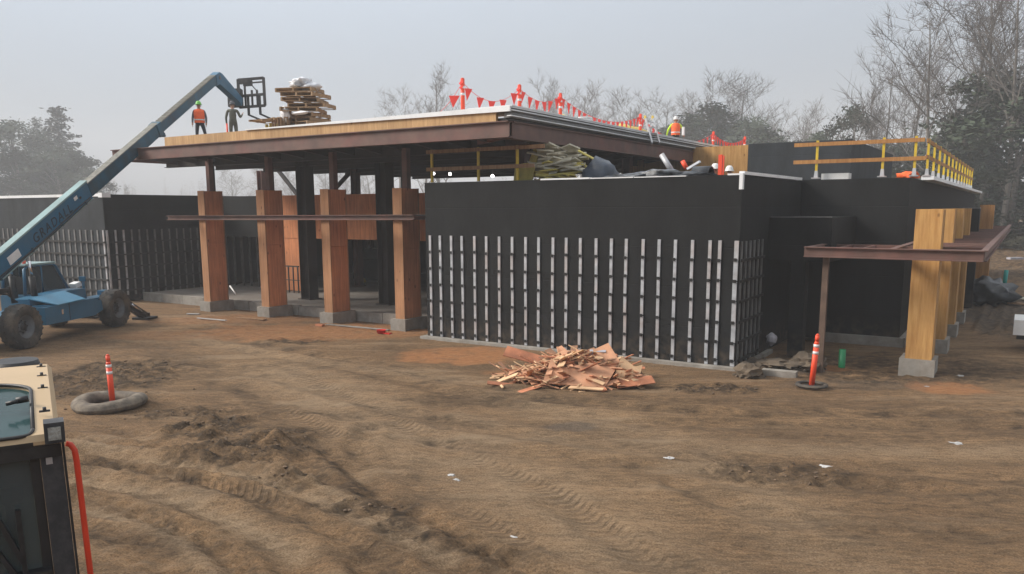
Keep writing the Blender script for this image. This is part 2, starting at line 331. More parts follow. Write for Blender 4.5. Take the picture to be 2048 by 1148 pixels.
DUST = (.2, .15, .1)
MT = dict(
    soil=soil_mat(),
    black=membrane_mat('black_membrane', (.011, .0115, .0122)),
    blackgrey=membrane_mat('grey_membrane', (.03, .034, .039)),
    ply=wood_mat('red_plywood', (.78, .32, .145), (.52, .19, .08)),
    lvl=wood_mat('pale_edge_timber', (.52, .27, .14), (.36, .17, .08)),
    yply=wood_mat('yellow_plywood', (.62, .36, .13), (.42, .21, .065)),
    deckply=wood_mat('roof_edge_timber', (.62, .4, .2), (.45, .26, .12)),
    lumber=wood_mat('brown_lumber', (.42, .26, .14), (.24, .13, .07), knots=False),
    rail=wood_mat('orange_lumber', (.5, .26, .09), (.33, .15, .05), knots=False),
    pallet=wood_mat('pallet_wood', (.5, .35, .2), (.26, .16, .09), knots=False, scale=2),
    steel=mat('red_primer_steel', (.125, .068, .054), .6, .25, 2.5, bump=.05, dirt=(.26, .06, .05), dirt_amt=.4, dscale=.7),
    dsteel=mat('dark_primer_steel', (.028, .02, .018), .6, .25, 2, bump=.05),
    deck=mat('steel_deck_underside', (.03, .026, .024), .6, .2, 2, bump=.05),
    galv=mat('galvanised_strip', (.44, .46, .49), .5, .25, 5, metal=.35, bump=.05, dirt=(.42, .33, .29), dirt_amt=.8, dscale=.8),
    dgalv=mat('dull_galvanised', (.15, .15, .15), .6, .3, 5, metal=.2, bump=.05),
    clip=mat('black_clip', (.008, .008, .008), .6, .1),
    white=mat('white_membrane', (.8, .82, .84), .45, .06, 1.2, bump=.15, dirt=(.5, .5, .48), dirt_amt=.4),
    whitep=mat('white_plastic', (.75, .75, .74), .4, .08, 3, bump=.1),
    concrete=mat('concrete', (.29, .27, .24), .9, .25, 3, bump=.3, dirt=(.13, .1, .075), dirt_amt=.7),
    slab=mat('slab_concrete', (.2, .18, .16), .8, .2, 1, bump=.1, dirt=(.14, .1, .07), dirt_amt=.6),
    yellow=mat('yellow_paint', (.62, .43, .02), .5, .15, 6, bump=.05, dirt=(.4, .3, .12), dirt_amt=.35),
    blue=mat('blue_paint', (.02, .125, .23), .38, .18, 1.5, bump=.04, dirt=(.12, .15, .15), dirt_amt=.4, dscale=1.2),
    bluep=mat('pale_blue_highlight_paint', (.26, .38, .38), .45, .15, 2, bump=.04, dirt=DUST, dirt_amt=.25),
    dblue=mat('boom_inner_paint', (.016, .09, .15), .4, .25, 2.5, bump=.04, dirt=(.05, .05, .045), dirt_amt=.7),
    grease=mat('dusty_wear_strip', (.2, .19, .16), .6, .3, 8, bump=.1),
    iron=mat('black_iron', (.018, .018, .02), .55, .3, 4, bump=.08, dirt=(.07, .06, .05), dirt_amt=.4),
    tire=mat('dusty_rubber', (.035, .032, .03), .85, .25, 5, bump=.25, dirt=(.19, .145, .1), dirt_amt=.75, dscale=2.2),
    rim=mat('worn_grey_rim', (.12, .13, .145), .6, .25, 4, bump=.1, dirt=(.12, .1, .08), dirt_amt=.6),
    chrome=mat('bright_rod', (.7, .7, .72), .2, .05, metal=1, bump=0),
    tan=mat('tan_paint', (.47, .34, .2), .5, .07, 2.2, bump=.06, dirt=(.4, .29, .17), dirt_amt=.35, dscale=3),
    cabblk=mat('black_cab_frame', (.018, .018, .02), .5, .2, 5, bump=.08, dirt=(.09, .08, .07), dirt_amt=.25, dscale=6),
    cabgrey=mat('dark_grey_pillar', (.034, .036, .041), .6, .12, 5, bump=.08, dirt=(.16, .15, .15), dirt_amt=.35, dscale=9),
    orange=mat('safety_orange', (.85, .075, .025), .5, .1, 4, bump=.03, dirt=(.45, .1, .05), dirt_amt=.3, dscale=4),
    redrail=mat('red_orange_rail', (.6, .045, .018), .4, .1, 4, bump=.03, dirt=(.4, .08, .04), dirt_amt=.3),
    flag=mat('pennant_red', (.85, .06, .045), .6, .1, 4, bump=0),
    reflect=mat('reflective_band', (.75, .72, .72), .35, .12, 9, bump=.02),
    green=mat('green_pipe', (.015, .24, .09), .4, .15, 4, bump=.03),
    teal=mat('teal_pipe', (.02, .3, .27), .5, .1, 4, bump=.03),
    red=mat('red_plastic', (.6, .02, .012), .4, .1, 4, bump=.03),
    skin=mat('skin', (.42, .24, .17), .6, .1, 5, bump=0),
    hivis=mat('orange_vest', (.95, .14, .03), .7, .12, 8, bump=.1, bscale=30),
    lime=mat('lime_cloth', (.55, .85, .03), .7, .12, 8, bump=.1, bscale=30),
    navy=mat('dark_trousers', (.022, .028, .042), .85, .3, 8, bump=.2, bscale=30),
    greycl=mat('grey_jacket', (.1, .105, .12), .85, .2, 8, bump=.2, bscale=30),
    khaki=mat('khaki_cloth', (.12, .125, .1), .85, .25, 8, bump=.2, bscale=30),
    foam=mat('yellow_insulation', (.6, .5, .13), .8, .15, 6, bump=.2),
    cream=mat('cream_board', (.62, .58, .46), .8, .2, 6, bump=.2),
    tarp=mat('black_tarp', (.02, .023, .028), .35, .3, 4, bump=.4),
    film=mat('plastic_film', (.72, .74, .78), .3, .1, 4, bump=.6),
    net=mat('orange_netting', (.85, .14, .03), .7, .2, 9, bump=.5),
    bark=mat('grey_bark', (.14, .125, .11), .9, .3, 4, bump=.4),
    twig=mat('twigs', (.13, .115, .105), .9, .2, 3, bump=0),
    leafg=mat('evergreen_leaf', (.035, .05, .026), .8, .5, .45, bump=0),
    leafd=mat('dark_conifer_leaf', (.035, .046, .034), .8, .5, .5, bump=0),
    scrub=mat('scrub_leaf', (.06, .055, .033), .85, .5, .5, bump=0),
    rock=mat('rubble', (.11, .083, .058), .95, .3, 4, bump=.5),
    lamp=mat('lamp_lens', (1, .97, .93), .3, 0, bump=0, emis=6),
    lens=mat('lamp_glass', (.28, .28, .26), .15, .3, 18, bump=.6),
    glassc=glass_mat('cab_glass', (.5, .57, .6), .06, .45),
    skyglass=glass_mat('roof_glass', (.2, .38, .4), .12, .6),
    paper=mat('paper_scrap', (.42, .41, .4), .7, .1, 4, bump=.1),
    letter=mat('dark_lettering', (.012, .02, .028), .5, .1, bump=0),
    cardg=mat('grey_package', (.35, .34, .37), .7, .2, 5, bump=.1),
)
M = MT

# ------------------------------------------------------------------ ground
def axis(parts):
    a = []
    for lo, hi, st in parts: a += list(np.arange(lo, hi, st))
    return np.array(a)
gx = axis([(-620, -200, 60), (-200, -60, 14), (-60, -34, 2), (-34, -18, .16), (-18, -1, .075), (-1, 4, .14), (4, 12, .8), (12, 60, 8), (60, 500, 55)])
gy = axis([(-60, 0, 6), (0, 3, .5), (3, 11, .075), (11, 19, .12), (19, 27, .3), (27, 70, 1.5), (70, 200, 12), (200, 800, 60)])
GX, GY = np.meshgrid(gx, gy)
def seg_d(px, py, x, y):
    """distance to a polyline and distance along it"""
    best = np.full(x.shape, 1e9); run = 0; al = np.zeros(x.shape)
    for (x0, y0), (x1, y1) in zip(zip(px, py), zip(px[1:], py[1:])):
        dx, dy = x1 - x0, y1 - y0; L = math.hypot(dx, dy)
        t = np.clip(((x - x0) * dx + (y - y0) * dy) / L / L, 0, 1)
        d = np.hypot(x - x0 - t * dx, y - y0 - t * dy); m = d < best
        best = np.where(m, d, best); al = np.where(m, run + t * L, al); run += L
    return best, al
RUTS = [  # polyline, half width, depth, lug marks
    ([(-13.5, 6.0), (-11.9, 6.21), (-10.14, 6.6), (-8.86, 6.88), (-7.45, 6.84), (-6.03, 6.57), (-4.2, 5.9)], .17, .075, 1),
    ([(-12, 5.5), (-10.6, 5.56), (-9.28, 5.81), (-7.68, 5.72), (-6.47, 5.48), (-5.0, 4.6)], .2, .07, 1),
    ([(-10.5, 5.0), (-9.67, 5.04), (-8.43, 5.25), (-7.34, 5.25), (-6.0, 4.7)], .16, .06, 1),
    ([(-8.6, 7.7), (-7.77, 7.32), (-6.66, 6.92), (-5.5, 6.56), (-4.2, 6.2)], .15, .06, 1),
    ([(-11, 6.0), (-9.65, 6.27), (-8.07, 6.36), (-6.31, 6.1), (-5.17, 5.5), (-4.2, 4.6)], .12, .05, 1),
    ([(-19, 13.6), (-12.73, 13.05), (-8.01, 12.09), (-5.08, 12.26), (.18, 15.15), (3, 17)], .22, .035, 0),
    ([(-19, 11.9), (-13.25, 11.46), (-7.95, 10.48), (-3.72, 10.86), (.2, 12.28), (3, 13.5)], .22, .035, 0),
    ([(-9, 13.2), (-5.79, 13.92), (-2.36, 14.72), (.23, 16.31), (3, 18)], .2, .03, 0),
    ([(-21, 15.2), (-15, 13.9), (-10, 12.9), (-7.2, 9.2), (-5.2, 5.5), (-4.6, 3)], .2, .03, 0),
    ([(-14.6, 9.3), (-12.9, 8.7), (-11.6, 9.0), (-10.2, 9.9)], .14, .035, 1),
]
def _off(pl, o, w=None):
    out_ = []
    for i, (x, y) in enumerate(pl):
        x0, y0 = pl[max(0, i - 1)]; x1, y1 = pl[min(len(pl) - 1, i + 1)]; L = math.hypot(x1 - x0, y1 - y0); out_.append((x - (y1 - y0) / L * o, y + (x1 - x0) / L * o))
    return out_
RUTS += [(_off(RUTS[0][0], .52), .11, .06, 1), (_off(RUTS[0][0], -.42), .1, .05, 0), (_off(RUTS[1][0], -.45), .1, .06, 1), (_off(RUTS[2][0], -.5), .14, .06, 1), (_off(RUTS[3][0], .45), .12, .05, 1),
         ([(-9.0, 9.6), (-8.3, 8.6), (-7.5, 7.8), (-6.3, 7.0), (-5.0, 6.6), (-3.6, 6.4)], .16, .07, 1), ([(-12.8, 7.3), (-11.3, 7.15), (-9.8, 7.25), (-8.4, 7.0)], .13, .05, 1),
         ([(-8.4, 4.3), (-7.0, 4.6), (-5.8, 4.5), (-4.6, 4.0)], .14, .05, 1), (_off(RUTS[5][0], .8), .25, .03, 0), (_off(RUTS[6][0], -.9), .25, .035, 0), (_off(RUTS[7][0], -.7), .2, .03, 0),
         ([(-3.9, 11.4), (-2.8, 10.9), (-1.6, 10.9), (-.2, 11.6)], .2, .05, 1), ([(-3.6, 9.6), (-2.4, 9.2), (-1.2, 9.3), (0, 9.9)], .2, .04, 0), ([(-4.6, 8.2), (-3.2, 7.4), (-1.8, 7.1), (-.6, 7.4)], .2, .035, 0)]
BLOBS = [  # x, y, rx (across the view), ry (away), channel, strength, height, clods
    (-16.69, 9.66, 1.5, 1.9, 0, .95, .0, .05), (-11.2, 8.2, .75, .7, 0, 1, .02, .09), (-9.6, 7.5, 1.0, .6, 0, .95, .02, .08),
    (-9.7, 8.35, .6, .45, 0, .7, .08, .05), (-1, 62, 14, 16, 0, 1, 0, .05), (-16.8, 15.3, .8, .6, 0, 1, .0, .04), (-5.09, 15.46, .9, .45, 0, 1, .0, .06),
    (-2.57, 10.85, 1.0, .45, 0, .8, 0, .05), (-6.6, 6.9, .8, .25, 0, .8, 0, .05), (-2.4, 19.6, 3.0, 1.9, 0, .9, 0, .03),  # last entry: shade on the ground at the right, painted into the soil colour
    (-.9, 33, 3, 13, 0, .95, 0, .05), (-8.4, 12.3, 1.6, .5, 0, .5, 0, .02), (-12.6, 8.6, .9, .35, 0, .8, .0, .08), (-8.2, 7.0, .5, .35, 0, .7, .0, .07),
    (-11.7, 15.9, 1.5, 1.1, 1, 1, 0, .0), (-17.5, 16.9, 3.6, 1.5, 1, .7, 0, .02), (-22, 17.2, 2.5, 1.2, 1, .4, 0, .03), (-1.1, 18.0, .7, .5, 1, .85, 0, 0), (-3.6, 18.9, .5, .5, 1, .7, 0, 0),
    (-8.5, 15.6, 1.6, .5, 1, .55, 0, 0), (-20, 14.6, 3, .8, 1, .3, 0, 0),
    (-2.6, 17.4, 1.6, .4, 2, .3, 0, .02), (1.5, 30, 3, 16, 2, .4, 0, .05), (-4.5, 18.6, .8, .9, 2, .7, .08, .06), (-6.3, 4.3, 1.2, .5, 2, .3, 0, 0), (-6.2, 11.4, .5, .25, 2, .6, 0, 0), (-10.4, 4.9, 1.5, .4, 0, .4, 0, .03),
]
VX, VY = MC[2][0], MC[2][1]; _l = math.hypot(VX, VY); VX /= _l; VY /= _l
hz = np.zeros(GX.shape); soil = np.zeros(GX.shape + (3,))
flat = GX.ravel(), GY.ravel()
NZ1 = np.array([noise.noise(Vector((x * .35, y * .35, 0))) for x, y in zip(*flat)]).reshape(GX.shape)
NZ2 = np.array([noise.noise(Vector((x * 1.9, y * 1.9, 5))) for x, y in zip(*flat)]).reshape(GX.shape)
NZ3 = np.array([noise.noise(Vector((x * 6, y * 6, 9))) for x, y in zip(*flat)]).reshape(GX.shape)
NZ4 = np.array([abs(noise.noise(Vector((x * 3.4, y * 3.4, 15)))) for x, y in zip(*flat)]).reshape(GX.shape)
yard = np.clip((18 - GY) / 2, 0.25, 1) * np.clip((GX + 40) / 6, 0, 1)
hz += NZ1 * .05 * yard + NZ2 * .009 * yard + NZ3 * .012 + NZ4 * .012
for pl, hw, dep, lug in RUTS:
    d, al = seg_d([p[0] for p in pl], [p[1] for p in pl], GX, GY)
    d = d + NZ2 * .06 + NZ3 * .035
    prof = -dep * np.exp(-(d / hw) ** 2) + dep * .75 * np.exp(-((d - hw * 1.9) / (hw * .7)) ** 2)
    if lug: prof += .028 * np.sin(al * 2 * math.pi / .3 + NZ2 * 2) * np.exp(-(d / (hw * 1.3)) ** 2)
    hz += prof * (.5 + .5 * np.clip(NZ1 + .4, 0, 1)) * np.clip((24 - GY) / 6, 0, 1)
    soil[..., 0] += .62 * np.exp(-((d - hw * .7) / (hw * .55)) ** 2) * np.clip(NZ2 * 1.6 + .35, 0, 1)  # dark rut sides: damp earth, with shading put into the colour
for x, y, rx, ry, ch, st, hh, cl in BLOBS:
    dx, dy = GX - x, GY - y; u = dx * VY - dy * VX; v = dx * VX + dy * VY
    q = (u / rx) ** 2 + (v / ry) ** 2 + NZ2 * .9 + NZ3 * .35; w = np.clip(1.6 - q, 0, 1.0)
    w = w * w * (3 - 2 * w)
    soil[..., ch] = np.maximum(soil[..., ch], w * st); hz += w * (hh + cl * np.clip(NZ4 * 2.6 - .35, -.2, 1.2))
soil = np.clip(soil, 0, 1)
# dried pale ridges, damp dark bands and tyre tread prints, each with its own course over the yard
PALE = [([(-12.57, 6.57), (-10.14, 6.6), (-8.86, 6.88), (-7.45, 6.84), (-6.03, 6.57), (-4.78, 6.25)], .16, .9), ([(-10.6, 5.56), (-9.12, 5.91), (-7.58, 5.78), (-6.19, 5.51)], .18, .9), ([(-9.59, 5.0), (-8.01, 5.16), (-6.58, 4.74)], .14, .8), ([(-8.64, 7.4), (-6.89, 6.98), (-5.45, 6.68)], .1, .9),
        ([(-14.1, 12.21), (-8.47, 9.79), (-4.76, 8.31), (-2.89, 7.06)], 1.1, .55), ([(-8.45, 12.77), (-3.89, 11.33), (-1.2, 8.11)], .7, .45), ([(-8.36, 11.01), (-5.17, 10.54), (.19, 13.86)], .4, .5), ([(-20, 14.2), (-15, 13.2), (-10, 13.4)], .5, .45)]
DAMP = [([(-8.87, 8.39), (-7.08, 7.18), (-5.98, 6.87), (-5.04, 6.61)], .13, 1), ([(-8.75, 4.53), (-7.84, 4.86), (-6.72, 4.97)], .2, .7), ([(-10.93, 6.11), (-9.46, 6.14), (-8.07, 6.25), (-7.13, 6.06)], .12, .8), ([(-13.28, 10.32), (-10.41, 8.96), (-7.92, 7.47)], .28, .75), ([(-9.87, 10.08), (-7.23, 10.92), (-4.85, 11.69)], .3, .5),
        ([(-9.2, 11.82), (-7.41, 12.92), (-6.03, 13.31)], .4, .6), ([(-6.07, 10.6), (-3.89, 11.33), (-1.72, 11.08)], .3, .4), ([(-5.08, 12.26), (-2.07, 13.08), (.18, 14.8)], .45, .5), ([(-15.37, 11.43), (-14.16, 12.87), (-11.51, 12.54)], .35, .6), ([(-2.89, 7.06), (-2.28, 8.41), (-.99, 10.08), (.25, 10.5)], .5, .35),
        ([(-24, 12.5), (-19, 12.6), (-15, 11.2), (-12.6, 9.5)], .5, .6), ([(-14, 16), (-9, 14.4), (-6, 13.8), (0, 16.6)], .6, .5)]
TREAD = [([(-9.55, 6.21), (-8.35, 6.39), (-7.06, 6.47), (-5.65, 6.0)], .17), ([(-9.19, 4.77), (-8.16, 5.07), (-7.2, 5.02)], .16), ([(-12.23, 8.03), (-12.15, 8.88), (-12.3, 9.54)], .13), ([(-14.1, 12.4), (-8.5, 10.0), (-4.76, 8.5), (-2.9, 7.3)], .2), ([(-14.6, 10.9), (-9.0, 8.9), (-6.6, 7.9), (-4.2, 6.9)], .2)]
tone = np.zeros(GX.shape + (3,)); trk = np.zeros(GX.shape + (3,)); trk[..., 1] = 9
for pl, w_, st in PALE:
    d, al = seg_d([p[0] for p in pl], [p[1] for p in pl], GX, GY); tone[..., 0] = np.maximum(tone[..., 0], st * np.exp(-((d + NZ3 * .05 + NZ2 * .12 * w_ / .4) / w_) ** 2) * np.clip(.85 + NZ2 * .9, 0, 1))
for pl, w_, st in DAMP:
    d, al = seg_d([p[0] for p in pl], [p[1] for p in pl], GX, GY); tone[..., 1] = np.maximum(tone[..., 1], 1.2 * st * np.exp(-((d + NZ3 * .06 + NZ2 * .2 * w_ / .4) / w_) ** 2) * np.clip(.8 + NZ2 * 1.2, 0, 1))
for pl, w_ in TREAD:
    d, al = seg_d([p[0] for p in pl], [p[1] for p in pl], GX, GY); m_ = d < trk[..., 1]; trk[..., 0] = np.where(m_, al, trk[..., 0]); trk[..., 1] = np.where(m_, d, trk[..., 1]); trk[..., 2] = np.where(m_, np.clip(1.3 - (d / w_) ** 4, 0, 1) * np.clip(.62 + NZ1 * 1.2 + NZ2 * .9, 0, 1), trk[..., 2])
hz -= trk[..., 2] * .012
# ground rises gently to the far right and lies level under the buildings
hz = np.where((GY > 18.8) & (GX < -2), np.minimum(hz, .0) - .03, hz)
hz += np.clip((GY - 56) / 10, 0, 1) * .5
def gz(x, y):
    i = int(np.clip(np.searchsorted(gx, x), 1, len(gx) - 1)); j = int(np.clip(np.searchsorted(gy, y), 1, len(gy) - 1))
    return float((hz[j, i] + hz[j - 1, i] + hz[j, i - 1] + hz[j - 1, i - 1]) / 4)
nx, ny = len(gx), len(gy)
me = bpy.data.meshes.new('ground')
co = np.stack([GX, GY, hz], -1).reshape(-1, 3)
idx = np.arange(nx * ny).reshape(ny, nx)
quads = np.stack([idx[:-1, :-1], idx[:-1, 1:], idx[1:, 1:], idx[1:, :-1]], -1).reshape(-1, 4)
me.vertices.add(len(co)); me.vertices.foreach_set('co', co.ravel())
me.loops.add(quads.size); me.loops.foreach_set('vertex_index', quads.ravel().astype(np.int32))
me.polygons.add(len(quads)); me.polygons.foreach_set('loop_start', np.arange(0, quads.size, 4, dtype=np.int32))
me.polygons.foreach_set('use_smooth', np.ones(len(quads), bool))
me.update(calc_edges=True)
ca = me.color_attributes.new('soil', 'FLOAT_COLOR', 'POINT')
for nm_, ar_ in (('tone', tone), ('tread', trk)):
    cb_ = me.color_attributes.new(nm_, 'FLOAT_COLOR', 'POINT'); cb_.data.foreach_set('color', np.concatenate([ar_.reshape(-1, 3), np.ones((len(co), 1))], 1).ravel().astype(np.float32))
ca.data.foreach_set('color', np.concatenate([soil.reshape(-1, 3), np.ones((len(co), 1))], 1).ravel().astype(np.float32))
me.materials.append(M['soil'])
tag(new_obj('ground', me), kind='structure')
# stones and clods lying loose in the churned earth
bm_ = MB(); RR = random.Random(3)
for x, y, rx, ry, ch, st, hh, cl in BLOBS:
    if cl < .05 or y > 20: continue
    for _ in range(int(60 * rx * ry * (1 + cl * 10))):
        u, v = RR.gauss(0, .5) * rx, RR.gauss(0, .5) * ry; px_, py_ = x + u * VY + v * VX, y - u * VX + v * VY
        s_ = RR.uniform(.008, .028); bm_.blob((px_, py_, gz(px_, py_) + s_ * .3), (s_ * RR.uniform(.8, 1.6), s_ * RR.uniform(.8, 1.6), s_ * .8), 1, .5, RR.random() * 99)
tag(bm_.build('loose_clods', mat('earth_clod', (.12, .08, .05), .95, .4, 5, bump=.3), smooth=False), kind='stuff')

# ------------------------------------------------------------------ wings of the building
def furring(parent, along, fixed, pos, z0, z1, w, d, material, clips, clip_mat, name='furring_strip', as_parts=True, dark=False):
    """one vertical metal strip; along='x' faces -Y, along='y' faces +X; clips as sub-parts"""
    mb = MB(); r2 = random.Random(int(pos * 97)); seg = sorted(clips); zs = [z0] + seg + [z1]
    if along == 'x':
        for a, b in zip(zs, zs[1:]): o = r2.uniform(-.008, .008); mb.box((pos - w / 2 + o, fixed - d, a), (pos + w / 2 + o, fixed, b - .004))
    else:
        for a, b in zip(zs, zs[1:]): o = r2.uniform(-.008, .008); mb.box((fixed, pos - w / 2 + o, a), (fixed + d, pos + w / 2 + o, b - .004))
    return mb.build(name, material, parent)

# front wing
FWX0, FWX1, FWY, FWT = -14.1, -5.3, 17.6, 4.33
fw = thing('building_wing', 'long black membrane-wrapped wall box with bright vertical metal strips behind the scrap pile', 'building', (0, 0, 0))
mb = MB(); mb.box((FWX0, FWY, .06), (FWX1, 27.5, FWT)); mb.build('wall', M['black'], fw)
mb = MB(); mb.box((FWX0 - .12, FWY - .2, -.05), (FWX1 + .1, 18.1, .07)); mb.box((FWX1 - .2, 18.1, -.05), (FWX1 + .12, 20.4, .07)); mb.build('foundation', M['concrete'], fw)
mb = MB(); rr = random.Random(5); x = FWX0
while x < FWX1:       # uneven top flashing
    x2 = min(FWX1, x + rr.uniform(.6, 1.8)); w_ = rr.uniform(.008, .028)
    if rr.random() < .75: mb.box((x, FWY - .012, FWT - .012), (x2 - .02, FWY + .16, FWT + w_))
    x = x2
mb.build('coping', M['white'], fw)
mb = MB(); mb.box((FWX1 - .06, FWY - .016, FWT - .32), (FWX1 + .016, FWY + .1, FWT + .03)); mb.build('corner_flashing', M['white'], fw)
mb = MB(); mb.poly([(FWX1 - .1, FWY + .1, FWT + .0), (FWX1 + .02, FWY + .1, FWT + .0), (FWX1 + .02, 23.0, FWT + .02), (FWX1 - .1, 23.0, FWT + .02)], (0, 0, .07)); mb.build('side_coping', M['white'], fw)
CLIPZ = [.2, .62, 1.08, 1.54, 2.0, 2.46]
cliploc = []
sx = []
for i in range(23):
    t = i / 22
    sx.append(FWX0 + .09 + (8.62) * t)
sx = [on_y(830 + v / 2.844, 471, 17.57).x for v in (83, 140, 204, 265, 337, 403, 477, 550, 627, 702, 783, 860, 940, 1031, 1117, 1201, 1297, 1390, 1481, 1580, 1678, 1735, 1830)]
cm_x = MB(); cm_x.box((-.035, -.045, -.035), (.035, 0, .035)); cm_x.box((.03, -.02, -.012), (.06, 0, .012)); clip_x = cm_x.mesh('clip', M['clip'])
cm_y = MB(); cm_y.box((0, -.045, -.035), (.07, .045, .035)); clip_y = cm_y.mesh('clip', M['clip'])
rest = MB()
for i, x in enumerate(sx):
    st = furring(fw, 'x', FWY, x, .08, 2.9, .074 if i < 22 else .095, .03, M['galv'], CLIPZ, None)
    for z in CLIPZ:
        zz = z + R.uniform(-.02, .02); xx = x - .045 + R.uniform(-.01, .01)
        if i >= 7:
            c = new_obj('clip', clip_x, st); c.location = (xx + .03, FWY - .01, zz)
        else: rest.box((xx - .005, FWY - .055, zz - .035), (xx + .065, FWY - .01, zz + .035)); 
tag(rest.build('far_clips', M['clip'], fw), kind='stuff')
for k in range(6):
    y = 17.72 + k * .33
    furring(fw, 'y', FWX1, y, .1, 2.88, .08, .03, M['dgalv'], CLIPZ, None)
for z in CLIPZ:
    mb = MB(); mb.box((FWX1 + .031, 17.65, z - .03), (FWX1 + .06, 19.5, z + .03)); mb.build('side_rail', M['clip'], fw)

# left wing
lw = thing('building_wing', 'grey-black clad wall block behind the blue lift, its corner left of the timber columns', 'building')
mb = MB(); mb.box((-52, 18.0, 0), (-30.42, 36, 4.24)); mb.build('wall', M['blackgrey'], lw)
mb = MB(); mb.box((-30.42, 18.003, 0), (-30.38, 23.0, 4.24)); mb.build('side_wall', M['black'], lw)
mb = MB()
mb.box((-52, 17.97, 4.16), (-30.62, 18.2, 4.27)); mb.build('coping', M['white'], lw); MB().box((-30.6, 17.95, 4.12), (-30.33, 18.3, 4.3)).build('corner_flashing', M['white'], lw)
x = -30.5
while x > -43.5:
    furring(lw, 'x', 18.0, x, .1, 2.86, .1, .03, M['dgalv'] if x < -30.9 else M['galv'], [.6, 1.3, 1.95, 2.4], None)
    x -= .41
for z in (.45, .9, 1.4, 1.88, 2.38):
    mb = MB(); mb.box((-44, 17.93, z - .035), (-30.4, 17.968, z + .035)); mb.build('girt', M['clip'], lw)
k = 0; y = 18.05
while y < 22.9:
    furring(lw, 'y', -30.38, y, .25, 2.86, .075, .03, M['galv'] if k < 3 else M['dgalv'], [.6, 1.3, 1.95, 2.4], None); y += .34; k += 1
for z in (.45, .9, 1.4, 1.88, 2.38):
    mb = MB(); mb.box((-30.349, 18.1, z - .025), (-30.325, 22.9, z + .025)); mb.build('side_rail', M['clip'], lw)

# right wing with the upper box
rw = thing('building_wing', 'tall plain black-clad wing behind the red steel canopy at the right', 'building')
mb = MB(); mb.box((FWX1 + .02, 23.0, 0), (-2.6, 52, 4.36)); mb.build('wall', M['black'], rw)
mb = MB(); mb.poly([(-2.62, 25.5, 4.37), (-2.3, 25.5, 4.37), (-2.25, 52, 4.37), (-2.62, 52, 4.37)], (0, 0, .1)); mb.build('coping', M['white'], rw)
mb = MB(); mb.box((-5.3, 22.9, -.03), (-2.5, 23.0, .22)); mb.box((-2.6, 23, -.03), (-2.45, 52, .22)); mb.build('foundation', M['concrete'], rw)
ph = thing('rooftop_box', 'upper dark-clad box with a bare plywood end rising behind the right roof rails', 'rooftop box')
mb = MB(); mb.box((-8.86, 30, 4.0), (-5.29, 39.8, 5.93)); mb.build('wall', M['blackgrey'], ph)
mb = MB(); mb.box((-13.5, 30.02, 4.0), (-8.87, 39.6, 5.9)); mb.build('plywood_end', M['yply'], ph)

# little entrance box in the corner
eb = thing('entrance_box', 'small black-wrapped entrance box with one leg in the corner beside the right strips', 'entrance')
mb = MB(); mb.box((-5.29, 19.9, 2.34), (-3.84, 22.99, 3.38)); mb.build('canopy', M['black'], eb)
mb = MB(); mb.box((-4.73, 19.93, 0), (-4.38, 20.25, 2.34)); mb.build('leg', M['black'], eb)
mb = MB(); mb.box((-5.26, 19.88, 3.38), (-3.86, 19.96, 3.40)); mb.build('top_edge', M['dgalv'], eb)
mb = MB(); mb.box((-5.28, 22.6, .1), (-4.5, 22.98, 2.34)); mb.build('door', M['clip'], eb)

# hall behind the columns
hall = thing('hall_wall', 'brown plywood header wall above dark open bays behind the columns', 'wall')
mb = MB(); mb.box((-26.7, 23.0, 2.47), (-14.12, 23.25, 4.2)); mb.build('header', M['ply'], hall)
mb = MB(); mb.box((-30.38, 23.003, 2.47), (-26.7, 23.25, 4.2)); mb.build('shaded_header', M['black'], hall)  # plywood lying in shade; the black material paints that shade
mb = MB(); mb.box((-25.95, 23.02, .3), (-24.55, 23.23, 2.47)); mb.build('pier', M['ply'], hall)
for i in range(8):
    x = -30.2 + i * .52
    mb = MB(); mb.box((x, 23.4, .3), (x + .04, 23.5, 2.47)); mb.build('stud', M['dgalv'], hall)
mb = MB(); mb.box((-30.4, 33, 0), (-14.1, 33.2, 4.1)); mb.box((-30.6, 23.3, 0), (-30.39, 33, 4.1)); mb.build('back_wall', M['black'], hall)
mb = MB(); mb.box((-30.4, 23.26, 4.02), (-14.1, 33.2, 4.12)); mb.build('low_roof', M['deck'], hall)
mb = MB(); mb.box((-30.36, 19.5, -.1), (-14.12, 33, .28)); tag(mb.build('floor_slab', M['slab']), kind='structure')
fp = thing('concrete_footing_wall', 'low concrete block kerb along the floor edge between the columns', 'footing wall')
x = -30.3; k = 0
while x < -14.2:
    x2 = min(x + 1.3, -14.15); mb = MB(); mb.box((x, 19.32 + R.uniform(-.02, .02), -.1), (x2 - .02, 19.498, .3 + R.uniform(-.015, .02))); mb.build('block', M['concrete'], fp, bevel=.01); x = x2; k += 1

# ------------------------------------------------------------------ high roof
RX0, RX1, RY0, RY1 = -27.9, -11.3, 17.0, 36.0
roof = thing('high_roof', 'high flat roof with timber edge and red-brown steel rim floating over the columns', 'roof')
mb = MB(); mb.box((-24.75, 17.0, 5.76), (RX1 - .02, 17.1, 6.04)); mb.build('timber_fascia', M['deckply'], roof)
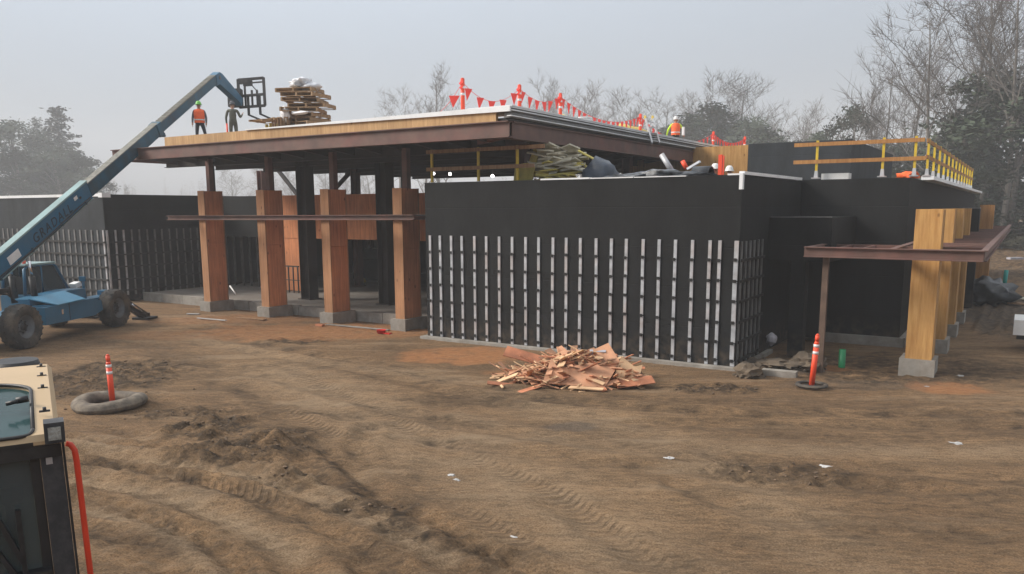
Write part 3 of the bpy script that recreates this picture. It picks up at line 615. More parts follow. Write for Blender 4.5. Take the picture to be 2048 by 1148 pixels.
# steel rim channels
mb = MB()
mb.box((RX0, 17.03, 5.36), (RX1 + .35, 17.06, 5.755)); mb.box((RX0, 16.99, 5.36), (RX1 + .35, 17.2, 5.385)); mb.box((RX0, 16.96, 5.73), (RX1 + .35, 17.2, 5.755)); mb.build('front_beam', M['steel'], roof)
mb = MB()
mb.box((RX1 + .3, 17.2, 5.34), (RX1 + .33, RY1, 5.75)); mb.box((RX1 + .1, 17.2, 5.34), (RX1 + .36, RY1, 5.365)); mb.box((RX1 + .1, 17.2, 5.73), (RX1 + .38, RY1, 5.755)); mb.build('right_beam', M['steel'], roof)
mb = MB(); mb.box((RX0, 17.2, 5.36), (RX0 + .03, RY1, 5.75)); mb.box((RX0, 17.2, 5.36), (RX0 + .22, RY1, 5.385)); mb.box((RX0, 17.2, 5.72), (RX0 + .22, RY1, 5.75)); mb.build('left_beam', M['steel'], roof)
mb = MB(); mb.box((RX0, RY1 - .03, 5.36), (RX1 + .35, RY1, 5.75)); mb.build('back_beam', M['steel'], roof)
# deck with ribs
mb = MB(); mb.box((-24.75, 17.1, 5.78), (RX1 + .3, RY1 - .05, 5.84))
for i in range(60):
    y = 17.3 + i * .31
    mb.box((-27.5 if y > 20 else -24.7, y, 5.735), (RX1 + .1, y + .13, 5.779))
mb.box((RX0 + .25, 20, 5.785), (-24.76, RY1 - .05, 5.835)); mb.build('metal_deck', M['deck'], roof)
for i in range(15):       # outriggers under the edge and main joists
    x = RX0 + .9 + i * 1.12
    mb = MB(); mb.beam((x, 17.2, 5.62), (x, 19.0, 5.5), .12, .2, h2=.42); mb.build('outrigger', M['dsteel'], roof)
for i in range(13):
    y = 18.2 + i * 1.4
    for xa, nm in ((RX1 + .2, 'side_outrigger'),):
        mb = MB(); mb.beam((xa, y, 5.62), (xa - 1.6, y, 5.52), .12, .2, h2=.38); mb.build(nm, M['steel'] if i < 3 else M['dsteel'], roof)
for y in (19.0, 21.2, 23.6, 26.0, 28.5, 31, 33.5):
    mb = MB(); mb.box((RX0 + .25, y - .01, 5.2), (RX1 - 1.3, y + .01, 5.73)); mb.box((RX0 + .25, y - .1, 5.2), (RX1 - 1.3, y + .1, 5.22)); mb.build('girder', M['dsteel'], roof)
# white sheets over the edge
mb = MB(); mb.poly([(-20.6, 16.95, 6.045), (RX1 + .42, 16.95, 5.97), (RX1 + .42, 16.95, 6.11), (-20.6, 16.95, 6.07)], (0, .06, 0))
mb.poly([(-20.6, 17.01, 6.06), (RX1 + .42, 17.01, 6.10), (RX1 + .42, 18.9, 6.12), (-20.6, 18.9, 6.07)], (0, 0, .012)); mb.build('white_edge_sheet', M['white'], roof)
mb = MB()
for k, (zz, o) in enumerate(((5.83, .02), (5.9, .06), (5.97, .02), (6.04, .06))):
    mb.box((RX1 + .2, 17.02, zz), (RX1 + .36 + o, 33.5, zz + .05))
mb.build('layered_fascia', M['dgalv'], roof)
mb = MB()
for zz in (5.862, 6.0, 6.062): mb.box((RX1 + .3, 17.0, zz), (RX1 + .435, 33.45, zz + .026))
mb.build('white_layer', M['white'], roof)
mb = MB(); mb.box((RX1 - .9, 17.02, 6.095), (RX1 + .44, 33.4, 6.125)); mb.build('white_side_sheet', M['white'], roof)
mb = MB(); mb.box((-24.7, 17.1, 5.85), (RX1 - .9, 34, 5.9)); mb.build('roof_board', M['lumber'], roof)

# columns carrying the high roof
def steel_column(x, y, z0, z1, w, m, label, group=None, cat='steel column'):
    t = thing('steel_column', label, cat, (x, y, z0), 0, group)
    mb = MB(); hh = z1 - z0
    mb.box((-w / 2, -w / 2, 0), (-w / 2 + .03, w / 2, hh)); mb.box((w / 2 - .03, -w / 2, 0), (w / 2, w / 2, hh)); mb.box((-w / 2 + .03, -.015, 0), (w / 2 - .03, .015, hh)); mb.build('shaft', m, t)
    mb = MB(); mb.box((-w / 2 - .08, -w / 2 - .08, 0), (w / 2 + .08, w / 2 + .08, .03)); mb.build('base_plate', m, t)
    return t
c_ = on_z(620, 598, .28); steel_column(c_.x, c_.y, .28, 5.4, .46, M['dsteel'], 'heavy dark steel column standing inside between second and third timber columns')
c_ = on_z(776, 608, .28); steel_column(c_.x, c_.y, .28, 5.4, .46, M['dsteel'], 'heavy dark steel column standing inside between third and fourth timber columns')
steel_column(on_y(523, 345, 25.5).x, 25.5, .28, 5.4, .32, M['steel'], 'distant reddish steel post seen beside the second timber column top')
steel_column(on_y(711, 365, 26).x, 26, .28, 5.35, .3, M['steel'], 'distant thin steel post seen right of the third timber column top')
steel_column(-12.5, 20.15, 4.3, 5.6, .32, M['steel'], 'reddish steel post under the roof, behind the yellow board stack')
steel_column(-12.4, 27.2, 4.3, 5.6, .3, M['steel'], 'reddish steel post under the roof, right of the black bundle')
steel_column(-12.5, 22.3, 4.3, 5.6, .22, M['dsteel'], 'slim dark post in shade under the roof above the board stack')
for p, q, lab in ((on_y(548, 330, 26), on_y(600, 396, 26), 'dark diagonal steel brace between second and third timber columns'), (on_y(702, 343, 26), on_y(655, 394, 26), 'short dark diagonal brace beside the third timber column top'), ((-12.6, 27.1, 5.2), (-13.1, 25.9, 4.6), 'thin diagonal brace under the roof near the black bundle')):
    mb = MB(); mb.beam(p, q, .14, .14); tag(mb.build('steel_brace', M['dsteel']), lab, 'brace')

def timber_column(x0, x1, y0, y1, z0, z1, m, medge, label, group, post=None, foot=None, kind='ply'):
    t = thing('timber_column', label, 'column', ((x0 + x1) / 2, (y0 + y1) / 2, 0), 0, group)
    ox, oy = (x0 + x1) / 2, (y0 + y1) / 2
    a, b, c, d = x0 - ox, x1 - ox, y0 - oy, y1 - oy
    zc = 2.45
    mb = MB(); mb.box((a, c + .04, z0), (b, d - .04, zc - .004)); mb.box((a + .003, c + .043, zc + .004), (b - .003, d - .043, z1)); mb.build('panel', m, t)
    mb = MB(); mb.box((a - .012, c, z0), (b + .004, c + .038, z1 + .01)); mb.build('front_edge', medge, t)
    mb = MB(); mb.box((a - .012, d - .038, z0), (b + .004, d, z1 + .01)); mb.build('back_edge', medge, t)
    fx0, fx1, fy0, fy1 = foot
    mb = MB(); mb.box((fx0 - ox, fy0 - oy, -.15), (fx1 - ox, fy1 - oy, z0 - .002)); mb.build('footing', M['concrete'], t, bevel=.012)
    if post:
        w = .09; px_ = .04; hh = 5.4
        mb = MB(); mb.box((px_ - w, -w, z1), (px_ + w, w, hh)); mb.build('steel_post', M['steel'], t)
        mb = MB(); mb.box((px_ - w - .24, -w + .22, z1 - .3), (px_ - w - .03, w + .22, hh)); mb.build('rear_post', M['dsteel'], t)
    return t
cl = ['leftmost red-brown plywood column of the row, steel post on top', 'second red-brown plywood column from the left in the front row',
      'third red-brown plywood column from the left in the front row', 'red-brown plywood column nearest the black strip wall']
for (x0, x1), lb, zt in zip(((-24.95, -24.62), (-21.86, -21.5), (-18.86, -18.52), (-15.87, -15.53)), cl, (4.28, 4.26, 4.24, 4.22)):
    timber_column(x0, x1, 18.3, 19.1, .35, zt, M['ply'], M['lvl'], lb, 'red-brown plywood columns under the high roof', post=True, foot=(x0 - .12, x1 + .12, 18.18, 19.22))
cr = ['big pale yellow plywood column nearest the camera under the red canopy', 'second pale yellow column, half hidden behind the nearest canopy column',
      'third pale yellow column back in the canopy row', 'fourth pale yellow column, farthest complete one in the canopy row']
for y0, lb in zip((19.05, 22.25, 25.35, 28.5), cr):
    timber_column(-2.0, -1.5, y0, y0 + .62, .36, 3.56, M['yply'], M['yply'], lb, 'yellow plywood columns through the red canopy', foot=(-2.12, -1.42, y0 - .05, y0 + .72))
t = thing('timber_column', 'dark wrapped column behind the yellow canopy columns', 'column', (-1.72, 33, 0))
mb = MB(); mb.box((-.25, 0, 0), (.27, .6, 3.56)); mb.build('panel', M['black'], t)
mb = MB(); mb.box((-.25, -.01, 3.56), (.27, .6, 3.6)); mb.build('cap', M['dgalv'], t)
t = thing('timber_column', 'reddish timber column at the far end of the canopy row', 'column', (-1.38, 37.6, 0))
mb = MB(); mb.box((-.28, 0, 0), (.22, .6, 3.7)); mb.build('panel', M['rail'], t)
mb = MB(); mb.box((-.35, -.08, 0), (.29, .7, .3)); mb.build('footing', M['concrete'], t)

# red steel canopies
def channel(mb, p, q, h=.22, w=.09):
    mb.beam(p, q, .02, h)
    p, q = Vector(p), Vector(q)
    for dz in (-h / 2, h / 2): mb.beam(p + Vector((0, 0, dz)), q + Vector((0, 0, dz)), w, .02)
cn = thing('steel_canopy', 'red-primed steel canopy frame with cross bars around the yellow columns', 'canopy')
mb = MB(); channel(mb, (-4.02, 18.05, 2.67), (-.66, 18.05, 2.66), .2, .14); mb.build('front_beam', M['steel'], cn)
mb = MB(); channel(mb, (-.66, 18.12, 2.66), (-.66, 44, 2.7), .2, .12); mb.build('outer_beam', M['steel'], cn)
mb = MB(); channel(mb, (-3.98, 18.12, 2.66), (-3.98, 20.6, 2.66), .2, .12); mb.build('left_beam', M['steel'], cn)
mb = MB(); channel(mb, (-2.3, 18.12, 2.66), (-2.3, 44, 2.7), .2, .12); mb.build('inner_beam', M['steel'], cn)
y = 18.5
while y < 44:
    if not any(abs(y - c) < .1 for c in (19.2, 22.4)):
        mb = MB(); mb.beam((-2.25, y, 2.68), (-.7, y, 2.69), .1, .14); mb.build('cross_bar', M['steel'], cn)
    y += .62
for x in (-3.5, -3.0):
    mb = MB(); mb.beam((x, 18.15, 2.66), (x, 20.6, 2.66), .06, .14); mb.build('cross_bar', M['steel'], cn)
mb = MB(); mb.beam((-3.95, 20.6, 2.66), (-2.4, 20.6, 2.66), .08, .16); mb.build('back_beam', M['steel'], cn)
mb = MB(); mb.box((-3.66, 18.2, 0), (-3.54, 18.32, 2.55)); mb.build('leg', mat('weathered_brown_post', (.11, .07, .05), .8, .3, 4), cn)
cn2 = thing('steel_canopy', 'long red steel beam shelf crossing the row of red-brown columns', 'canopy')
mb = MB(); channel(mb, (-25.65, 17.55, 3.35), (-14.45, 17.55, 3.39), .13, .16); mb.build('front_beam', M['steel'], cn2)
mb = MB(); channel(mb, (-25.65, 18.25, 3.35), (-14.2, 18.25, 3.39), .13, .1); mb.build('back_beam', M['dsteel'], cn2)
for x in (-25.4, -23.6, -22.8, -20.6, -19.7, -17.6, -16.7, -14.6):
    mb = MB(); mb.beam((x, 17.6, 3.37), (x, 18.2, 3.37), .1, .1); mb.build('cross_bar', M['steel'], cn2)
# ------------------------------------------------------------------ guard rails
def rail_run(posts, z, label, rails, zb, foot=True, m=None, cap=.14, group=None):
    t = thing('guard_rail', label, 'guard rail', (posts[0][0], posts[0][1], z)); ox, oy = posts[0]
    for x, y in posts:
        mb = MB(); mb.box((x - ox - .03, y - oy - .03, .16 if foot else 0), (x - ox + .03, y - oy + .03, zb)); p = mb.build('post', M['yellow'], t)
        if foot:
            mb = MB(); mb.box((x - ox - .1, y - oy - .12, -.03), (x - ox + .1, y - oy + .1, .0)); mb.beam((x - ox, y - oy, 0), (x - ox, y - oy, .18), .1, .1, up=(0, 1, 0), w2=.07, h2=.07); mb.build('foot', M['galv'], p)
    for (a, b), dz in rails:
        mb = MB(); mb.beam((a[0] - ox, a[1] - oy, dz), (b[0] - ox, b[1] - oy, dz), .04, .1); mb.build('rail', m or M['rail'], t)
    return t
rail_run([(-14.3, 18.2), (-12.7, 18.2), (-11.45, 18.2)], 4.36, 'yellow-posted rail with brown boards at the left end of the strip wall roof',
         [(((-14.45, 18.15), (-10.6, 18.16)), .84), (((-14.45, 18.15), (-10.9, 18.15)), .36)], .9, foot=False, m=M['lumber'])
g = rail_run([(-4.95, 23.12), (-3.3, 23.12), (-2.55, 23.12)], 4.42, 'yellow posts with orange boards along the front edge of the right roof',
         [(((-5.55, 23.08), (-2.35, 23.08)), .88), (((-5.55, 23.08), (-2.3, 23.08)), .42)], .98)
ps = [(-2.5, 25.6 + k * 1.72) for k in range(13)]
rail_run(ps, 4.5, 'receding row of yellow posts down the right side of the right roof',
         [(((-2.5, 25.2), (-2.5, 47)), .93), (((-2.5, 25.2), (-2.5, 47)), .5)], 1.0, foot=True)

# ------------------------------------------------------------------ telehandler (boom lift truck)
def wheel_meshes(r, w):
    mb = MB(); k = 40
    prof = [(r * .52, -w * .36), (r * .62, -w * .47), (r * .84, -w * .5), (r * .95, -w * .42), (r * .985, -w * .2), (r * .985, w * .2), (r * .95, w * .42), (r * .84, w * .5), (r * .62, w * .47), (r * .52, w * .36)]
    mb.lathe(prof, 40, axis='X')
    for i in range(22):     # tread lugs, chevrons
        a = 2 * math.pi * i / 22
        for sg in (-1, 1):
            aa = a + (.07 if sg > 0 else 0)
            p = Vector((sg * w * .47, math.cos(aa) * r * .93, math.sin(aa) * r * .93)); q = Vector((sg * w * .04, math.cos(aa + .13) * r * .985, math.sin(aa + .13) * r * .985))
            mb.beam(p, q, .06, .03, up=p.normalized() + Vector((0, 0, .001)))
    ty = mb.mesh('tyre', M['tire'])
    mb = MB(); mb.lathe([(0.001, w * .12), (r * .16, w * .14), (r * .2, w * .1), (r * .22, w * .02), (r * .42, w * .06), (r * .47, w * .3), (r * .56, w * .36), (r * .56, w * .30), (r * .48, -w * .3), (.001, -w * .3)], 32, axis='X')
    rm = mb.mesh('rim', M['rim'])
    mb = MB(); mb.lathe([(0.001, w * .26), (r * .13, w * .25), (r * .17, w * .2), (r * .18, w * .1)], 16, axis='X')
    for i in range(8):
        a = math.pi / 4 * i; mb.cyl((w * .05, math.cos(a) * r * .27, math.sin(a) * r * .27), (w * .13, math.cos(a) * r * .27, math.sin(a) * r * .27), .02, 6)
    hb = mb.mesh('hub', M['iron'])
    return ty, rm, hb
TF = Vector((-.44, .9)).normalized(); TO = Vector((-24.05, 12.05))
tele = thing('telehandler', 'blue boom telehandler with raised boom reaching over the high roof edge', 'telehandler', (TO.x, TO.y, 0), math.atan2(-TF.x, TF.y))
TI = tele.matrix_basis.inverted() if False else Matrix.Rotation(-math.atan2(-TF.x, TF.y), 4, 'Z') @ Matrix.Translation((-TO.x, -TO.y, 0))
def tl(x, y, lat=0.):       # a direction in view brought to the machine's lengthwise plane, in its own axes
    r = TI.to_3x3() @ Vector(ray(x, y)); c = TI @ Vector((0, 0, H)); t = (lat - c.x) / r.x; return c + r * t
ty, rm, hb = wheel_meshes(.6, .44)
for sx_, yy in ((1.0, -2.05), (1.0, 2.05), (-1.0, -2.05), (-1.0, 2.05)):
    w = thing('wheel', None, None); w.parent = tele; w.location = (sx_, yy, .58)
    if sx_ < 0: w.rotation_euler = (0, 0, math.pi)
    for n_, m_ in (('tyre', ty), ('rim', rm), ('hub', hb)): new_obj(n_, m_, w)
mb = MB(); mb.box((-.42, -2.6, .5), (.42, 2.75, .85)); mb.box((-.9, -2.15, .5), (.9, -1.95, .68)); mb.box((-.9, 1.95, .5), (.9, 2.15, .68)); mb.build('chassis', M['blue'], tele, bevel=.02)
# engine box on the near side
mb = MB(); mb.poly([(.43, -1.25, .5), (.43, -1.25, .98), (.43, .75, 1.02), (.43, 1.25, .92), (.43, 1.3, .62), (.43, .9, .5)], (.69, 0, 0)); mb.poly([(.15, -1.2, .9), (.15, -1.2, 1.2), (.15, .5, 1.3), (.15, 1.2, 1.28), (.15, 1.28, .9)], (.5, 0, 0)); hood = mb.build('engine_box', M['blue'], tele, bevel=.03)
mb = MB(); mb.poly([(.62, -1.2, 1.2), (.62, .3, 1.27), (1.16, .45, 1.03), (1.16, -.75, .985)], (0, 0, .03)); mb.poly([(.66, -1.16, .99), (.66, .28, 1.02), (1.1, .4, 1.02), (1.1, -.72, .99)], (0, 0, .03)); mb.build('engine_cover', mat('sky_blue_paint', (.05, .22, .36), .4, .15, 2, dirt=DUST, dirt_amt=.25), hood)
mb = MB(); mb.box((1.121, -.6, .72), (1.14, -.52, .86)); mb.build('latch', M['chrome'], hood)
mb = MB(); mb.box((1.121, -.25, .52), (1.128, -.235, 1.0)); mb.build('panel_gap', M['iron'], hood)
mb = MB(); mb.box((.3, 1.1, .88), (.8, 2.3, .96)); mb.box((.22, 1.7, .96), (.28, 1.76, 1.5)); mb.box((.14, 1.69, 1.45), (.34, 1.74, 1.6)); mb.box((.3, 2.3, .75), (.75, 2.6, 1.1)); mb.build('front_frame', M['blue'], tele, bevel=.015)
for sx_ in (-1, 1):         # stabilisers
    mb = MB(); mb.beam((sx_ * .62, 2.55, .95), (sx_ * .95, 3.75, .1), .2, .24); a = mb.build('stabiliser', M['iron'], tele, bevel=.01)
    mb = MB(); mb.box((sx_ * .95 - .3, 3.5, -.0), (sx_ * .95 + .3, 4.05, .07)); mb.box((sx_ * .95 - .12, 3.65, .07), (sx_ * .95 + .12, 3.9, .2)); mb.build('foot', M['iron'], a)
    mb = MB(); mb.cyl((sx_ * .80 + .12, 3.1, .58), (sx_ * .9 + .12, 3.5, .28), .035, 8); mb.build('ram', M['chrome'], a)
# cab on the far side
cab = thing('cab', None, None); cab.parent = tele; cab.location = (0, 1.25, .2); cab.scale = (1, 1, .75)
mb = MB(); mb.box((-1.15, -1.3, .7), (-.4, .75, 1.3)); mb.build('lower_body', M['blue'], cab, bevel=.03)
fr = MB(); c0, c1, r0, r1 = (-1.15, -1.2, 1.3), (-1.15, .65, 1.3), (-1.1, -1.1, 2.4), (-1.1, .15, 2.4)
for xx in (-1.12, -.43):
    fr.tube([(xx, -1.2, 1.3), (xx, -1.15, 2.3), (xx, -1.02, 2.42), (xx, .05, 2.42), (xx, .2, 2.33), (xx, .7, 1.32)], .045, 8); fr.tube([(xx, -.45, 1.3), (xx, -.45, 2.4)], .03, 6)
fr.build('cab_frame', M['blue'], cab)
mb = MB(); mb.box((-1.17, -1.15, 2.43), (-.38, .15, 2.5)); mb.build('cab_roof', M['bluep'], cab, bevel=.02)
mb = MB()
for xx in (-1.12, -.43): mb.poly([(xx, -1.15, 1.35), (xx, -1.1, 2.36), (xx, .08, 2.36), (xx, .6, 1.35)], (.01, 0, 0))
mb.poly([(-1.1, .66, 1.35), (-.45, .66, 1.35), (-.45, .16, 2.36), (-1.1, .16, 2.36)], (0, .012, 0)); mb.build('window', M['glassc'], cab)
mb = MB(); mb.box((-1.0, -.9, 1.3), (-.55, -.4, 1.5)); mb.box((-1.0, -1.0, 1.45), (-.55, -.88, 2.0)); mb.build('seat', M['iron'], cab, bevel=.03)
mb = MB(); mb.cyl((-.6, -.9, 2.5), (-.6, -.9, 2.62), .05, 10); mb.build('beacon', M['orange'], cab)
mb = MB(); mb.beam((-.35, .8, 1.42), (-.3, 1.02, 1.5), .26, .18); mb.build('mirror', M['whitep'], cab, bevel=.02)
# lift cylinders, rear body
mb = MB(); mb.beam((.3, -3.4, 1.0), (.3, -2.3, .9), .5, .8); mb.beam((-.3, -3.4, 1.0), (-.3, -2.3, .9), .4, .8); mb.build('rear_tower', M['blue'], tele, bevel=.03)
BA, BT = tl(4, 527), tl(432, 156)
bd = (BT - BA).normalized(); PIV = BA - bd * 1.6
for sx_ in (-.28, .33):
    mb = MB(); a_ = Vector((sx_, -.55, 1.15)); b_ = PIV + bd * 2.3 + Vector((sx_, 0, -.3)); c_ = a_.lerp(b_, .6); mb.cyl(a_, c_, .085, 10); lc = mb.build('lift_ram', M['iron'], tele)
    mb = MB(); mb.cyl(c_, b_, .045, 8); mb.build('rod', M['chrome'], lc)
mb = MB()
for k in range(5): mb.tube([(.45, -1.4 - k * .05, 1.15), (.5 + .02 * k, -1.8, 1.4 + .05 * k), (.4, -2.4, 1.5)], .022, 6)
mb.build('hoses', M['iron'], tele)
# boom: three telescoping sections along bd
L1 = (tl(172, 377) - PIV).length; L2 = (tl(313, 256) - PIV).length; L3 = (BT - PIV).length
up = Vector((0, 0, 1)); side = Vector((1, 0, 0)); nrm = side.cross(bd).normalized()
if nrm.z < 0: nrm = -nrm
def bx(mb, s0, s1, w, h, off=0.):
    mb.beam(PIV + bd * s0 + nrm * off, PIV + bd * s1 + nrm * off, w, h, up=nrm)
boom = thing('boom', None, None); boom.parent = tele
mb = MB(); bx(mb, -.3, L1, .21, .56); outer = mb.build('outer_section', M['blue'], boom, bevel=.012)
mb = MB(); bx(mb, -.3, L1 + .02, .23, .05, .3); bx(mb, -.3, L1 + .02, .23, .03, -.292); mb.build('top_flange', M['bluep'], outer)  # flange coloured pale to paint the highlight along the boom edge
mb = MB(); bx(mb, L1, L2, .26, .42, -.0); mid = mb.build('middle_section', M['dblue'], boom, bevel=.012)
mb = MB(); bx(mb, L1, L2, .24, .03, .226); mb.build('wear_strip', M['grease'], mid)
mb = MB(); bx(mb, L2 - .18, L2 + .12, .33, .48, 0); bx(mb, L2 + .06, L2 + .14, .36, .14, -.26); mb.build('collar', M['dblue'], mid, bevel=.01)
mb = MB(); bx(mb, L2, L3, .26, .33, .0); inn = mb.build('inner_section', M['dblue'], boom, bevel=.012)
mb = MB(); bx(mb, L2, L3 - .2, .24, .03, .18)
for k in range(30): bx(mb, L2 + .3 + k * (L3 - L2 - .6) / 30, L2 + .38 + k * (L3 - L2 - .6) / 30, .25, .05, .19)
mb.build('wear_strip', M['grease'], inn)
mb = MB(); bx(mb, L1 + .4, L2 - .5, .06, .06, -.25); mb.build('hose_line', M['iron'], mid)
mb = MB(); mb.tube([PIV + bd * (L1 * f_) + side * .13 + nrm * (-.2 + .03 * math.sin(f_ * 9)) for f_ in np.linspace(.05, .98, 14)], .018, 6); mb.tube([PIV + bd * (L1 * f_) + side * .13 + nrm * (-.25 + .02 * math.sin(f_ * 7)) for f_ in np.linspace(.05, .98, 14)], .014, 6); mb.build('service_hoses', M['iron'], outer)
for f_ in (.2, .45, .7, .93):
    mb = MB(); q_ = PIV + bd * (L1 * f_) + side * .12 - nrm * .22; mb.beam(q_ - nrm * .07, q_ + nrm * .07, .05, .04, up=side); mb.build('hose_clamp', M['dblue'], outer)
# lettering on the boom side facing the yard
fc = bpy.data.curves.new('lettering', 'FONT'); fc.body = 'GRADALL'; fc.size = .38; fc.extrude = .004; fc.space_character = 1.3; fc.align_x = 'CENTER'; fc.align_y = 'CENTER'; fc.shear = .15
fo = new_obj('lettering', fc, outer); fc.materials.append(M['letter'])
pc = tl(98, 445); s_ = (pc - PIV).dot(bd)
fm = Matrix((bd, nrm, side)).transposed().to_4x4(); fm.translation = PIV + bd * s_ + side * .11 - nrm * .03
lm_ = bpy.data.meshes.new_from_object(fo.evaluated_get(bpy.context.evaluated_depsgraph_get())); bpy.data.objects.remove(fo); lm_.materials.clear(); lm_.materials.append(M['letter']); fo = new_obj('lettering', lm_, outer); fo.matrix_local = fm
def decal(s0, s1, h0, h1, m, nm='decal'):
    mb = MB(); a = [PIV + bd * s + nrm * h + side * .106 for s, h in ((s0, h0), (s1, h0), (s1, h1), (s0, h1))]; mb.poly(a, side * .004); mb.build(nm, m, outer)
s_ = (tl(22, 510) - PIV).dot(bd); decal(s_ - .3, s_ + .22, -.14, .1, M['whitep'])
s_ = (tl(143, 391) - PIV).dot(bd); decal(s_ - .1, s_ + .08, .05, .16, M['whitep']); decal(s_ + .15, s_ + .25, -.02, .05, M['iron'])
# gooseneck, carriage, forks
G0, G1 = PIV + bd * (L3 - .05), tl(478, 207, .15)
mb = MB(); mb.poly([v - side * .15 for v in (G0 + nrm * .2 - bd * .15, G0 + nrm * .19 + bd * .22, G0 + nrm * .05 + bd * .42, G1 + Vector((0, .12, .22)), G1 + Vector((0, -.02, -.1)), G1 + Vector((0, -.3, .05)), G0 - nrm * .22 - bd * .05, G0 - nrm * .2 - bd * .3)], side * .3)
mb.build('gooseneck', M['blue'], boom, bevel=.015)
mb = MB(); mb.cyl(G0 + side * .17 + bd * .1, G0 - side * .17 + bd * .1, .09, 14); mb.build('pivot_pin', M['rim'], boom)
car = thing('carriage', None, None); car.parent = boom; cc = tl(503, 185, .55); car.location = cc; car.rotation_euler = (math.radians(-6), math.radians(-3), 0)
cw, ch = .6, .62
mb = MB()
for z in (-ch, -.12, ch - .02): mb.box((-cw, -.05, z - .05), (cw, .05, z + .05))
for x in (-cw, cw): mb.box((x - .05, -.055, -ch), (x + .05, .045, ch))
for x in (-.3, 0.02, .26): mb.box((x - .035, -.045, -ch), (x + .035, .035, ch if x < 0 else .1))
mb.box((-cw, -.05, ch - .22), (cw, .03, ch - .17))
mb.beam((-.05, 0, ch - .2), (.3, 0, 0), .04, .04)
mb.build('frame', M['iron'], car)
mb = MB(); mb.box((-cw - .4, -.3, -.62), (-cw + .2, .0, .15)); mb.build('tilt_block', M['iron'], car, bevel=.04)
mb = MB(); mb.box((-.35, -.06, .3), (.05, .06, .62)); mb.box((-.5, -.08, .4), (-.1, .05, .6)); mb.build('side_shift', M['iron'], car)
for x in (-.18, .36):
    mb = MB(); mb.box((x - .05, -.03, -1.0), (x + .05, .03, -.1)); mb.beam((x, .0, -.98), (x + .03, 1.35, -.95), .1, .045); mb.build('fork', M['iron'], car)

# ------------------------------------------------------------------ pallets and other loads on the high roof
ZR = 5.9
def pallet_mesh(nm):
    rr = random.Random(nm); mb = MB(); L, W_ = .6, .5
    for k in range(7): y = -W_ + .02 + k * .143; mb.box((-L, y, .115), (L, y + .1, .133), rot=Matrix.Rotation(rr.uniform(-.01, .01), 3, 'Z'))
    for y in (-W_, -.05, W_ - .1): mb.box((-L, y, 0), (L, y + .1, .016))
    top = mb.mesh('deck_boards', M['pallet'])
    mb = MB()
    for x_ in (-L, -.02, L - .045):
        mb.box((x_, -W_, .017), (x_ + .045, W_, .113))
    st = mb.mesh('stringers', M['pallet']); return top, st
PT = pallet_mesh(1)
POS = on_y(612, 240, 20.6); PX0, PY0 = POS.x, POS.y
z = ZR; names = []
tilts = ['lowest', 'second lowest', 'third from the bottom', 'fourth from the bottom', 'fifth from the bottom', 'sixth from the bottom', 'seventh from the bottom',
         'fifth from the top', 'fourth from the top', 'third from the top', 'second from the top', 'topmost']
rr = random.Random(21)
for i, nm in enumerate(tilts):
    p = thing('pallet', 'weathered wooden pallet, %s in the leaning stack on the roof' % nm, 'pallet', (PX0 + rr.uniform(-.14, .14) + (.1 if 6 < i < 11 else 0), PY0 + rr.uniform(-.12, .12), z), math.radians(12 + rr.uniform(-22, 22)), 'stacked wooden pallets on the roof')
    p.rotation_euler = (rr.uniform(-.03, .03) * (i > 5), rr.uniform(-.05, .05) * (i > 5), p.rotation_euler[2])
    p.scale = (1.12, 1.1, 1.05); new_obj('deck_boards', PT[0], p); new_obj('stringers', PT[1], p); z += .15 + (rr.uniform(.0, .04) if i > 5 else 0)
mb = MB(); mb.blob((PX0 - .05, PY0 - .1, z + .16), (.36, .32, .17), 3, .9, 4, 2.5); mb.blob((PX0 + .3, PY0, z + .02), (.4, .3, .14), 2, .6, 9, 2.5)
tag(mb.build('plastic_film', M['film'], smooth=True), 'crumpled white plastic film on top of the pallet stack', 'plastic film')
mb = MB(); mb.blob((PX0 - .32, PY0 - .66, ZR + 1.0), (.2, .08, .26), 3, .6, 14, 3); mb.blob((PX0 + .38, PY0 - .6, ZR + 1.0), (.4, .1, .06), 2, .6, 19, 3)
tag(mb.build('plastic_film', M['film'], smooth=True), 'white plastic film bunched in the middle of the pallet stack', 'plastic film')
q = on_y(553, 250, 20.0)
mb = MB()
for k in range(6): mb.box((q.x - .36 + k * .07, q.y - .2 + (k % 3) * .1, ZR), (q.x - .31 + k * .07, q.y - .1 + (k % 3) * .1, ZR + .68 + R.uniform(-.05, .06)))
tag(mb.build('upright_bundle', M['foam']), 'upright olive yellow roll standing left of the pallet stack', 'bundle')
for k in range(3):
    p = thing('pallet', ['grey-brown pallet stood on edge beside the olive roll', 'grey-brown pallet leaning on edge against the stack', 'brown pallet on edge between roll and stack'][k], 'pallet', (q.x + .12 + k * .17, q.y + .1, ZR + .46), .15 + .1 * k, 'pallets stood on edge')
    p.rotation_euler = (0, math.radians(84 + 3 * k), .25 * k); p.scale = (.72, .8, .9)
    new_obj('deck_boards', PT[0], p); new_obj('stringers', PT[1], p)
p = thing('pallet', 'thin pallet sticking out level above the olive roll towards the forks', 'pallet', (q.x - .35, q.y, ZR + .8), .1); new_obj('deck_boards', PT[0], p); new_obj('stringers', PT[1], p); p.scale = (1, .8, .5)

